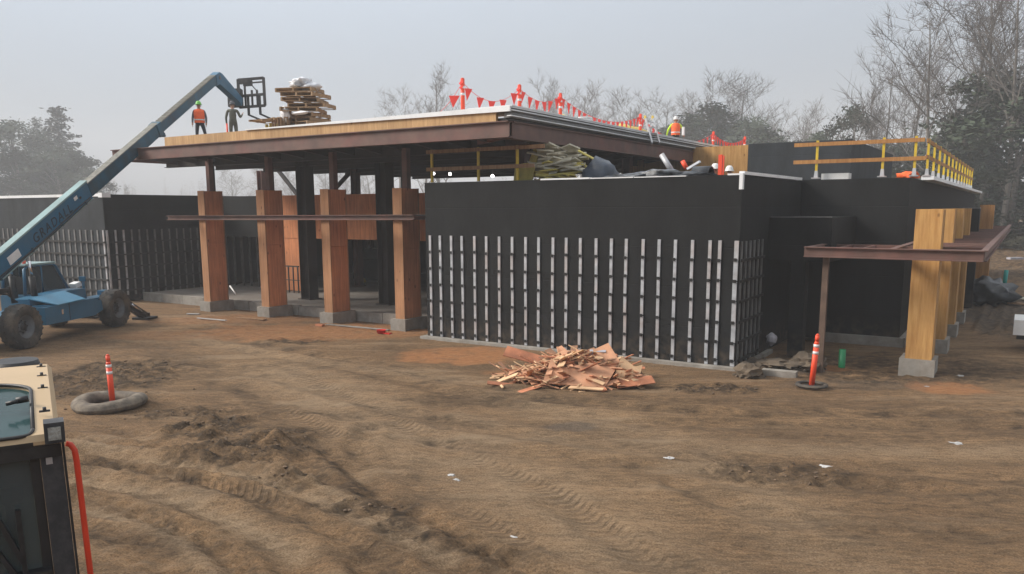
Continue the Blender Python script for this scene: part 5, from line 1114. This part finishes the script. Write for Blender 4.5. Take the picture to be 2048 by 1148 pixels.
# inside the hall
t = thing('metal_rack', 'dark metal rack with upright bars before the plywood pier', 'rack', (-25.2, 22.5, .28))
mb = MB()
for k in range(5): mb.box((-.55 + k * .27, 0, 0), (-.51 + k * .27, .04, 1.05))
mb.box((-.6, -.01, 1.05), (.6, .05, 1.1)); mb.build('bars', M['iron'], t)
mb = MB(); mb.box((-.6, 0, .5), (.6, .05, .53)); mb.build('shelf', M['iron'], t)
mb = MB(); p = on_y(722, 563, 27); mb.blob((p.x, 27, .42), (.28, .2, .13), 2, .3, 4); tag(mb.build('yellow_tool', M['yellow']), 'small yellow tool on the dark hall floor', 'tool')
mb = MB(); p = on_y(745, 560, 29); mb.box((p.x - 1.0, 28.7, .28), (p.x + 1.2, 29.6, 1.3)); mb.box((p.x - .4, 28.8, 1.3), (p.x + .7, 29.5, 1.75)); tag(mb.build('covered_machine', M['tarp'], bevel=.08), 'dark covered machine deep inside the hall', 'machine')
for k, px_ in enumerate((738, 752)):
    p = on_y(px_, 500, 30); mb = MB(); mb.cyl((p.x, 30, .3), (p.x, 30, 4), .09, 10); tag(mb.build('grey_duct', M['galv']), ['left grey duct pipe standing deep in the hall', 'right grey duct pipe standing deep in the hall'][k], 'duct')
mb = MB(); mb.cyl(on_y(460, 572, 19.9), on_y(472, 588, 19.7), .03, 6); tag(mb.build('white_stick', M['whitep']), 'thin white stick leaning by the first column footing', 'stick')

# ------------------------------------------------------------------ foreground machine cab
P0 = Vector((-3.5, 1.79, 0)); ea = Vector((-.447, -.893, 0)).normalized(); eb_ = Vector((-.893, .447, 0)).normalized()   # along the front, and back
fg = thing('machine_cab', 'tan and black machine cab with roof window and red side rail, close at lower left', 'machine cab', P0)
def W(s, d, z): return ea * s + eb_ * d + Vector((0, 0, z))
def slabp(mb, pts, ext): return mb.poly([W(*p) for p in pts], ext)
ZC = 2.72
def front(x, y, off=0.):      # a direction in view brought to the cab's front face
    r = Vector(ray(x, y)); n = eb_; t = ((P0 + eb_ * off - Vector((0, 0, 0))) - Vector((0, 0, H))).dot(n) / r.dot(n); q = Vector((0, 0, H)) + r * t - P0; return q.dot(ea), q.z
S_A, Z_A = front(130, 870); S_B, Z_B = front(163, 1148)
# roof with rounded opening
OF = -.03
outer_ = [(.0, OF), (1.15, OF), (1.15, 1.35), (.0, 1.35)]
cx0, cx1, cy0, cy1, rad = .1, 1.05, -.018, .83, .27
def rrect(n=8):
    pts = []
    for (cx_, cy_, a0, rr_) in ((cx0 + .06, cy0 + .06, 180, .06), (cx1 - .06, cy0 + .06, 270, .06), (cx1 - rad, cy1 - rad, 0, rad), (cx0 + rad, cy1 - rad, 90, rad)):
        for k in range(n + 1): a = math.radians(a0 + 90 * k / n); pts.append((cx_ + rr_ * math.cos(a), cy_ + rr_ * math.sin(a)))
    return pts
inn_ = rrect(); cen = ((cx0 + cx1) / 2, (cy0 + cy1) / 2)
def zr(d): return ZC - .085 * max(0, 1 - max(d, 0) / .42) ** 1.6
def out_pt(p):
    dx, dy = p[0] - cen[0], p[1] - cen[1]; ts = []
    if dx > 0: ts.append((1.15 - cen[0]) / dx)
    if dx < 0: ts.append((0 - cen[0]) / dx)
    if dy > 0: ts.append((1.35 - cen[1]) / dy)
    if dy < 0: ts.append((OF - cen[1]) / dy)
    t_ = min(ts); return (cen[0] + dx * t_, cen[1] + dy * t_)
# add the outer corners to the ring
ang = lambda p: math.atan2(p[1] - cen[1], p[0] - cen[0])
pairs = [(p, out_pt(p)) for p in inn_]
for c in outer_:
    a = ang(c); j = min(range(len(inn_)), key=lambda i: abs(ang(inn_[i]) - a)); pairs[j] = (inn_[j], c)
mb = MB(); n_ = len(pairs); vt = []
for i, o_ in pairs:
    edge = .04
    vt.append([mb.bm.verts.new(W(i[0], i[1], zr(i[1]) - .05)), mb.bm.verts.new(W(i[0], i[1], zr(i[1]) + .012)), mb.bm.verts.new(W(*[cen[k] + (o_[k] - cen[k]) * .965 for k in (0, 1)], zr(o_[1]) + .012)), mb.bm.verts.new(W(o_[0], o_[1], zr(o_[1]) - .015)), mb.bm.verts.new(W(o_[0], o_[1], ZC - .12))])
for k in range(n_):
    a, b = vt[k], vt[(k + 1) % n_]
    for j in range(4):
        fc_ = mb.bm.faces.new([a[j], b[j], b[j + 1], a[j + 1]])
        if j == 3 and (a[4].co - W(0, OF, 0)).dot(eb_) < .02 and (a[4].co - W(0, 0, 0)).dot(ea) > .085: fc_.material_index = 1
mb.build('roof', [M['tan'], M['cabblk']], fg)
mb = MB(); mb.tube([W(i[0], i[1], zr(i[1]) + .012) for i, _ in pairs] + [W(pairs[0][0][0], pairs[0][0][1], zr(pairs[0][0][1]) + .012)], .009, 6); mb.build('window_seal', M['cabblk'], fg)
mb = MB(); mb.bm.faces.new([mb.bm.verts.new(W(i[0], i[1], zr(i[1]) - .006)) for i, _ in pairs]); g_ = mb.build('roof_window', M['skyglass'], fg)
mb = MB(); slabp(mb, [(cx0, cy0 + .12, ZC - .15), (cx1, cy0 + .12, ZC - .15), (cx1, cy1, ZC - .15), (cx0, cy1, ZC - .15)], (0, 0, .01)); mb.build('headliner', mat('teal_shade', (.2, .34, .35), .6, .2, 1.5), fg)
mb = MB(); mb.cyl(W(.11, .36, ZC + .015), W(.16, .36, ZC + .01), .016, 8); mb.cyl(W(.15, .35, ZC + .01), W(.2, .36, ZC + .0), .01, 8); mb.build('window_latch', M['cabblk'], fg)
for d in (.2, .6, .95, 1.24):
    mb = MB(); c = W(.05, d, zr(d) + .012); mb.beam(c - ea * .022, c + ea * .022, .014, .008); mb.cyl(c + Vector((0, 0, .002)), c + Vector((0, 0, .018)), .008, 8); mb.build('roof_clip', M['cabgrey'], fg)
for s, d in ((.18, 1.5), (.55, 1.52)):
    mb = MB(); c = W(s, d, ZC - .06); mb.cyl(c, c + Vector((0, 0, .08)), .14, 18, r2=.12); mb.build('rear_lamp_cover', M['cabblk'], fg, bevel=.005)
# header bar, pillars, glass
mb = MB(); slabp(mb, [(.0, -.03, ZC - .115), (1.15, -.03, ZC - .115), (1.15, -.03, ZC - .175), (.0, -.03, ZC - .175)], eb_ * .07); mb.build('header_bar', M['cabblk'], fg, bevel=.006)
lo = 1.2
k_ = (S_B - S_A) / (Z_B - Z_A)
def sz(z, s): return s + k_ * (z - (ZC - .1))
mb = MB(); slabp(mb, [(sz(ZC - .1, .0), -.01, ZC - .1), (sz(ZC - .1, .085), -.01, ZC - .1), (sz(lo, .085), -.01, lo), (sz(lo, 0), -.01, lo)], eb_ * .09); mb.build('corner_pillar', M['cabgrey'], fg, bevel=.006)
mb = MB(); slabp(mb, [(sz(ZC - .1, .087), .0, ZC - .1), (sz(ZC - .1, .125), .0, ZC - .1), (sz(lo, .125), .0, lo), (sz(lo, .087), .0, lo)], eb_ * .05); mb.build('window_jamb', M['cabblk'], fg)
mb = MB(); slabp(mb, [(sz(ZC - .1, -.012), -.014, ZC - .11), (sz(ZC - .1, -.002), -.014, ZC - .11), (sz(lo, -.002), -.014, lo), (sz(lo, -.012), -.014, lo)], eb_ * .09); mb.build('pillar_edge', M['cabblk'], fg)
mb = MB(); slabp(mb, [(.126, .012, ZC - .176), (1.1, .012, ZC - .176), (1.1, .012, lo), (.126 + k_ * (lo - ZC), .012, lo)], eb_ * .008); mb.build('windshield', M['glassc'], fg)
for d0, d1 in ((1.25, 1.33), (.0, .0)):
    if d1:
        for s in (.0, 1.07): mb = MB(); slabp(mb, [(s, d0, lo), (s + .08, d0, lo), (s + .08, d0, ZC - .1), (s, d0, ZC - .1)], eb_ * .08); mb.build('rear_pillar', M['cabblk'], fg)
mb = MB(); slabp(mb, [(1.07, 0, lo), (1.15, 0, lo), (1.15, 0, ZC - .1), (1.07, 0, ZC - .1)], eb_ * .08); mb.build('far_pillar', M['cabblk'], fg)
mb = MB(); slabp(mb, [(0.02, .1, lo), (.02, 1.25, lo), (.02, 1.25, ZC - .12), (.02, .1, ZC - .12)], ea * .006); slabp(mb, [(.1, 1.28, lo), (1.06, 1.28, lo), (1.06, 1.28, ZC - .12), (.1, 1.28, ZC - .12)], eb_ * .006); mb.build('side_glass', M['glassc'], fg)
mb = MB(); slabp(mb, [(.3, .55, 1.45), (.85, .55, 1.45), (.85, 1.05, 1.45), (.3, 1.05, 1.45)], (0, 0, .12)); slabp(mb, [(.33, 1.0, 1.55), (.82, 1.0, 1.55), (.8, 1.1, 2.25), (.35, 1.1, 2.25)], eb_ * .1); mb.build('seat', M['cabblk'], fg, bevel=.02)
mb = MB(); mb.beam(W(.22, .12, 2.0), W(.23, .3, 2.32), .03, .02); mb.beam(W(.17, .3, 2.3), W(.3, .3, 2.3), .02, .08); mb.build('control_lever', M['cream'], fg)
for a, b in (((.31, -.02, 2.44), (.18, -.02, 2.08)), ((.33, -.02, 2.28), (.2, -.02, 2.0)), ((.185, -.02, 2.33), (.18, -.02, 2.03))):
    mb = MB(); mb.beam(W(*a), W(*b), .02, .022, up=eb_); mb.build('wiper_arm', M['cabblk'], fg)
mb = MB(); slabp(mb, [(.08, -.05, 2.04), (.26, -.05, 2.04), (.26, -.05, 1.94), (.08, -.05, 1.94)], eb_ * .06); mb.build('wiper_motor', M['cabblk'], fg, bevel=.02)
# work light on the corner
s0, z0_ = front(86, 845, -.1); s1, z1_ = front(131, 880, -.1)
mb = MB(); slabp(mb, [(s0, -.13, z0_), (s1, -.13, z0_), (s1, -.13, z1_), (s0, -.13, z1_)], eb_ * .09); wl = mb.build('work_light', M['cabgrey'], fg, bevel=.012)
mb = MB(); e_ = .014; slabp(mb, [(s0 - e_, -.138, z0_ - e_ * 1.3), (s1 + e_, -.138, z0_ - e_ * 1.3), (s1 + e_, -.138, z1_ + e_), (s0 - e_, -.138, z1_ + e_)], eb_ * .007); mb.build('lens', M['lens'], wl)
mb = MB(); slabp(mb, [(sz(2.5, .04), -.012, 2.54), (sz(2.5, .065), -.012, 2.54), (sz(2.5, .065), -.012, 2.51), (sz(2.5, .04), -.012, 2.51)], -eb_ * .004); mb.build('bolt_cap', M['galv'], fg)
# red grab rail
rp = [front(x, y, -.05) for x, y in ((132, 887), (141, 889), (149, 900), (153, 920), (163, 1000), (172, 1075), (181, 1148))]
pts = [W(s, -.05, z) for s, z in rp]; pts.append(W(rp[-1][0] + k_ * (1.3 - rp[-1][1]), -.05, 1.3))
mb = MB(); mb.tube(pts, .0125, 10); mb.build('grab_rail', M['redrail'], fg)
# body under the cab, out of the picture
mb = MB(); slabp(mb, [(-.12, -.2, .75), (1.3, -.2, .75), (1.3, 1.6, .75), (-.12, 1.6, .75)], (0, 0, .45)); mb.build('lower_body', M['tan'], fg, bevel=.03)
mb = MB(); slabp(mb, [(.15, 1.62, .6), (1.05, 1.62, .6), (1.05, 3.3, .6), (.15, 3.3, .6)], (0, 0, .75)); mb.build('rear_hood', M['tan'], fg, bevel=.05)
for s in (-.3, 1.05):
    mb = MB(); mb.poly([W(s, -.6, .35), W(s, -.35, .02), W(s, 2.6, .02), W(s, 2.9, .35), W(s, 2.6, .72), W(s, -.35, .72)], ea * .4); mb.build('crawler_track', M['iron'], fg, bevel=.02)

# ------------------------------------------------------------------ trees
def bare_tree(seed, h, spread=.5, n0=14, lean=0., depth=3, upw=.35):
    rr = random.Random(seed); tr = MB(); cr = MB()
    def seg(mb, p, q, r0, r1, n): 
        d = (q - p)
        if d.length < 1e-4: return
        d.normalize(); a = d.orthogonal().normalized(); b = d.cross(a)
        A = [mb.bm.verts.new(p + (a * math.cos(2 * math.pi * i / n) + b * math.sin(2 * math.pi * i / n)) * r0) for i in range(n)]
        B = [mb.bm.verts.new(q + (a * math.cos(2 * math.pi * i / n) + b * math.sin(2 * math.pi * i / n)) * r1) for i in range(n)]
        for i in range(n): mb.bm.faces.new([A[i], A[(i + 1) % n], B[(i + 1) % n], B[i]])
    def branch(p, d, L, r, lev):
        mb = tr if lev <= 1 else cr; k = 5 if lev < 2 else 3; pts = [p]; dd = d.copy()
        for i in range(k):
            dd = (dd + Vector((rr.gauss(0, .13), rr.gauss(0, .13), rr.gauss(.03, .1) + upw * .16))).normalized(); pts.append(pts[-1] + dd * L / k)
        n = 5 if lev == 1 else 3
        for i in range(k): seg(mb, pts[i], pts[i + 1], r * (1 - i / k * .8), r * (1 - (i + 1) / k * .8), n)
        if lev < depth:
            m = {1: 10, 2: 8, 3: 5}[lev]
            for j in range(m):
                f = rr.uniform(.2, 1.0); i = min(k - 1, int(f * k)); q = pts[i].lerp(pts[i + 1], f * k - i)
                sd_ = Vector((rr.gauss(0, 1), rr.gauss(0, 1), rr.gauss(.1, .6))).normalized(); nd = (dd * .75 + sd_ * .75).normalized(); branch(q, nd, L * rr.uniform(.35, .6), max(.010, r * .42), lev + 1)
    k = 9; pts = [Vector((0, 0, 0))]; dd = Vector((lean, 0, 1)).normalized()
    for i in range(k): dd = (dd + Vector((rr.gauss(0, .04), rr.gauss(0, .04), .05))).normalized(); pts.append(pts[-1] + dd * h / k)
    R0 = h * .013
    for i in range(k): seg(tr, pts[i], pts[i + 1], R0 * (1 - i / k * .85), R0 * (1 - (i + 1) / k * .85), 7)
    for j in range(n0):
        f = .22 + .76 * (j + rr.random()) / n0; i = min(k - 1, int(f * k)); q = pts[i].lerp(pts[i + 1], f * k - i); a = rr.uniform(0, 6.283)
        el = .35 + upw + .5 * f; nd = Vector((math.cos(a), math.sin(a), el)).normalized(); branch(q, nd, h * spread * (1.1 - f * .75) * rr.uniform(.7, 1.1), R0 * .42 * (1.15 - f), 1)
    return tr.mesh('trunk', M['bark']), cr.mesh('crown', M['twig'])
def leafy(seed, h, w, lm, conifer=False, n=5200, ls=.22, z0=.12):
    rr = random.Random(seed); tr = MB(); cr = MB()
    tr.tube([(0, 0, 0), (rr.uniform(-.2, .2), rr.uniform(-.2, .2), h * .5), (0, 0, h * .97)], [h * .018, h * .011, .02], 7)
    cl = []
    if conifer:
        k = int(h * 3.4)
        for i in range(k):
            f = i / k; z = h * (z0 + (1 - z0) * f); a = i * 2.4 + rr.uniform(-.4, .4); L = w * (1 - f) ** .85 * rr.uniform(.65, 1.15) + .15
            tip = Vector((math.cos(a) * L, math.sin(a) * L, z - L * .16)); tr.cyl((0, 0, z), tip, .035, 4, r2=.01, cap=False)
            for j in range(int(3 + L * 3)): g = (j + .5) / (3 + L * 3); cl.append((Vector((0, 0, z)).lerp(tip, g) + Vector((0, 0, -.05)), .16 + .3 * (1 - g) * .6 + .08 * L))
    else:
        for i in range(60):
            a = rr.uniform(0, 6.283); f = rr.random() ** .8; z = h * (z0 + (1 - z0) * f); prof = math.sin(math.pi * min(1, (f * .86 + .14))) ** .6; L = w * prof * math.sqrt(rr.random()) * rr.uniform(.7, 1.15)
            c = Vector((math.cos(a) * L, math.sin(a) * L, z)); s_ = rr.uniform(.35, .8) * w * .3; cl.append((c, s_))
            if i % 3 == 0: tr.cyl((0, 0, z * .75), c, .04, 4, r2=.015, cap=False)
    tot = sum(s_ ** 1.6 for _, s_ in cl)
    for c, s_ in cl:
        m = int(n * s_ ** 1.6 / tot) + 2
        for _ in range(m):
            v = Vector((rr.gauss(0, 1), rr.gauss(0, 1), rr.gauss(0, .75))) * s_ * .55; p = c + v; u = Vector((rr.gauss(0, 1), rr.gauss(0, 1), rr.gauss(0, .7))).normalized(); w_ = u.orthogonal().normalized(); l = ls * rr.uniform(.5, 1.2)
            cr.bm.faces.new([cr.bm.verts.new(p - u * l * .5), cr.bm.verts.new(p + w_ * l * .22), cr.bm.verts.new(p + u * l * .5), cr.bm.verts.new(p - w_ * l * .22)])
    return tr.mesh('trunk', M['bark']), cr.mesh('crown', lm)
BT_ = [bare_tree(s, 10, sp, n0, upw=u) for s, sp, n0, u in ((1, .42, 15, .5), (2, .5, 16, .35), (3, .36, 14, .7), (4, .55, 18, .25))]
CN_ = [leafy(11, 10, 2.6, M['leafd'], True, 6500, .26), leafy(12, 10, 3.4, M['leafd'], True, 6500, .28)]
EV_ = [leafy(21, 8, 3.2, M['leafg'], False, 7000, .26), leafy(22, 8, 2.6, M['leafg'], False, 6000, .24, .05), leafy(23, 4, 2.4, M['scrub'], False, 3800, .2, 0)]
def tree(px_, ytop, t, kind, hh, label, group, rz=0, wide=1., name='tree', zb=None):
    t = 1.25 * t * (2.3 if px_ < 200 else 1.9 if px_ < 760 else 1.35 if px_ < 1500 else 1.0 + .35 * max(0, (1640 - px_) / 140)); p = dist(px_, ytop, t); hgt = p.z + .0; base = {'b': 10.6, 'c': 10, 'e': 8.4, 's': 4.2}[kind[0]]
    src = {'b': BT_, 'c': CN_, 'e': EV_, 's': [EV_[2]]}[kind[0]][int(kind[1])]
    wide *= (1.3 if 760 < px_ < 1700 else 1.15); s = hgt / base; o = thing(name, label, 'tree', (p.x, p.y, -.1), rz, group); o.scale = (s * wide, s * wide, s)
    new_obj('trunk', src[0], o); new_obj('crown', src[1], o); return o
E = 'dark evergreens in the fog at the far left'
for a in ((112, 208, 62, 'c0', 'pointed conifer rising tallest from the foggy left trees', 1.5), (72, 232, 64, 'c1', 'shorter pointed conifer left of the tallest one', 1.1), (20, 240, 58, 'e0', 'broad foggy evergreen at the left edge', 1.3), (-50, 225, 56, 'e1', 'foggy evergreen cut by the left edge of the view', 1.3),
          (58, 272, 60, 'e0', 'rounded foggy evergreen before the conifers', 1.3), (135, 288, 57, 'e1', 'foggy evergreen sloping down towards the boom', 1.3), (165, 312, 56, 'e0', 'low foggy evergreen beside the boom', 1.2), (105, 300, 54, 'e1', 'low dark evergreen under the tallest conifer', 1.5), (30, 300, 54, 'e0', 'low dark evergreen above the left wall', 1.5), (188, 352, 56, 'e0', 'lowest foggy bush against the boom', 1.2)):
    tree(a[0], a[1], a[2], a[3], 0, a[4], E, a[0] * .37, a[5], 'evergreen_tree')
Bg = 'bare winter trees behind the building'
lb = {225: 'faint bare treetop just over the wall by the boom', 255: 'faint thin bare treetop right of the boom', 470: 'foggy bare tree left of the second column', 520: 'foggy bare tree between first and second columns', 500: 'very faint tall tree between the first two columns', 590: 'foggy bare tree behind the diagonal brace', 650: 'foggy bare tree left of third column top', 690: 'foggy bare tree at the third column top',
      735: 'foggy bare tree in the gap right of third column', 800: 'bare tree left of the tall thin one behind the roof', 880: 'tall thin bare tree behind the roof left of the pennants', 850: 'low bare tree between the two behind the roof', 1085: 'bare tree behind the second pennant post', 1110: 'faint bare tree behind the second pennants', 1190: 'tall bare tree behind the third pennant post', 1165: 'bare tree above the white bucket',
      1235: 'small bare tree right of the third pennant post', 1275: 'round bare tree above the fourth pennant post', 1330: 'bare tree behind the lime-sleeved person', 1400: 'bare tree between the lime-sleeved person and the tall clump', 1445: 'wide bare tree over the far pennants', 1480: 'tallest bare tree over the far pennants', 1590: 'thin bare tree between the two dark pines', 1625: 'small bare tree left of the round pine',
      1565: 'low bare tree behind the plywood end', 1780: 'bare tree left of the big right tree', 1815: 'forked bare tree above the yellow rails', 1760: 'thin bare tree leaning left above the rails', 1880: 'big bare tree reaching the top of the picture', 1935: 'tall bare tree beside the biggest one', 2010: 'tall bare tree behind the dark right pine', 2050: 'bare tree cut by the right edge'}
for x, y, t, k, w in ((225, 366, 80, 'b0', 1), (255, 372, 85, 'b2', 1), (470, 335, 100, 'b1', 1.2), (520, 330, 95, 'b3', 1.2), (590, 335, 95, 'b1', 1.2), (650, 338, 90, 'b3', 1.3), (690, 340, 90, 'b0', 1.3), (735, 330, 85, 'b1', 1.3),
                      (800, 188, 90, 'b1', .8), (850, 215, 92, 'b0', .9), (880, 142, 92, 'b2', .9), (1085, 168, 90, 'b0', .7), (1110, 200, 95, 'b3', .8), (1165, 215, 80, 'b3', .9), (1190, 172, 82, 'b2', .9), (1235, 225, 78, 'b1', .9), (1275, 190, 78, 'b1', .9), (1330, 205, 76, 'b3', .9), (1400, 195, 76, 'b0', .9), (1445, 175, 74, 'b1', 1.0), (1480, 168, 76, 'b3', .9),
                      (1565, 232, 80, 'b0', .8), (1590, 222, 82, 'b1', .8), (1625, 240, 82, 'b0', .8), (1760, 165, 62, 'b2', .8), (1780, 130, 62, 'b3', .75), (1815, 105, 60, 'b1', .85), (1880, 15, 52, 'b3', .85), (1935, -40, 50, 'b1', .9), (2010, -60, 50, 'b3', .8), (2050, -90, 46, 'b0', .8)):
    tree(x, y, t, k, 0, lb[x], Bg, x * .53, w, 'bare_tree')
D = 'dark pines and evergreens at the right'
for x, y, t, k, w, l_ in ((1385, 225, 70, 'e1', 1, 'dark evergreen behind the lime-sleeved person'), (1430, 205, 72, 'e0', 1, 'broad dark evergreen clump over the pennants'), (1465, 222, 72, 'e1', 1.1, 'second dark evergreen in the clump over the pennants'), (1515, 226, 68, 'e1', .9, 'rounded dark pine right of the clump'), (1340, 250, 74, 'e0', 1.3, 'low evergreen behind the ladder'),
                          (1530, 258, 70, 'e0', 1.2, 'low dark evergreen over the plywood end'), (1712, 208, 64, 'e0', .72, 'round dark pine above the left end of the right rails'), (1990, 128, 50, 'e1', 1.35, 'large dark pine at the right edge'), (2040, 180, 48, 'e0', 1.3, 'dark pine filling the right edge'), (1950, 225, 52, 'e0', 1.2, 'dark evergreen in front of the large pine'),
                          (1900, 255, 56, 'e1', 1.4, 'dark evergreen behind the receding yellow posts'), (1850, 275, 60, 'e0', 1.0, 'low evergreen behind the rail corner'), (1800, 272, 62, 'e1', 1.0, 'low evergreen behind the right rails'), (1640, 262, 74, 'e0', .9, 'low evergreen left of the round pine'), (1770, 285, 62, 'e0', 1.0, 'lowest evergreen right of the round pine')):
    tree(x, y, t, k, 0, l_, D, x * .71, w, 'evergreen_tree')
for k, (x, y, t) in enumerate(((1975, 430, 52), (2030, 415, 50), (2000, 455, 48), (1990, 380, 56), (2055, 360, 52), (2045, 470, 46), (1960, 480, 50), (1945, 350, 60))):
    tree(x, y, t, 's0', 0, ['brown scrub bush behind the end of the canopy', 'tall scrub bush at the right edge under the pines', 'low scrub bush above the teal pipe', 'scrub bush below the large right pine', 'high scrub mass cut by the right edge', 'lowest scrub bush at the right edge', 'low scrub beside the far canopy column', 'scrub behind the end of the yellow post row'][k], 'scrub bushes at the right edge', k * 1.3, 1.5, 'scrub_bush')
# distant wood in the fog
mb = MB(); rr = random.Random(77)
for i in range(640):
    px_ = rr.uniform(-500, 2600); t = rr.uniform(380, 600); p = dist(px_, 430, t); h_ = rr.uniform(8, 15) * (t / 300); b = Vector((p.x, p.y, -1))
    mb.beam(b, b + Vector((rr.gauss(0, 1), rr.gauss(0, 1), h_)), .3, .3, w2=.05, h2=.05)
    for j in range(34):
        f = rr.uniform(.2, 1); q = b + Vector((0, 0, h_ * f)); d = Vector((rr.gauss(0, 1), rr.gauss(0, 1), rr.uniform(.2, 1.5))).normalized() * h_ * .26 * (1.2 - f); mb.beam(q, q + d, .13, .13, w2=.03, h2=.03)
tag(mb.build('far_wood', M['twig']), kind='stuff')

# ------------------------------------------------------------------ haze
mb = MB(); mb.box((-610, -50, -2), (490, 790, 60)); hzb = mb.build('haze', None)
hm = bpy.data.materials.new('haze'); hm.use_nodes = True; t = hm.node_tree; t.nodes.clear()
vo = t.nodes.new('ShaderNodeVolumePrincipled'); vo.inputs['Color'].default_value = (.93, .96, 1, 1); vo.inputs['Density'].default_value = .0016; vo.inputs['Anisotropy'].default_value = .0
oo = t.nodes.new('ShaderNodeOutputMaterial'); t.links.new(vo.outputs[0], oo.inputs['Volume'])
hzb.data.materials.clear(); hzb.data.materials.append(hm); tag(hzb, kind='stuff')
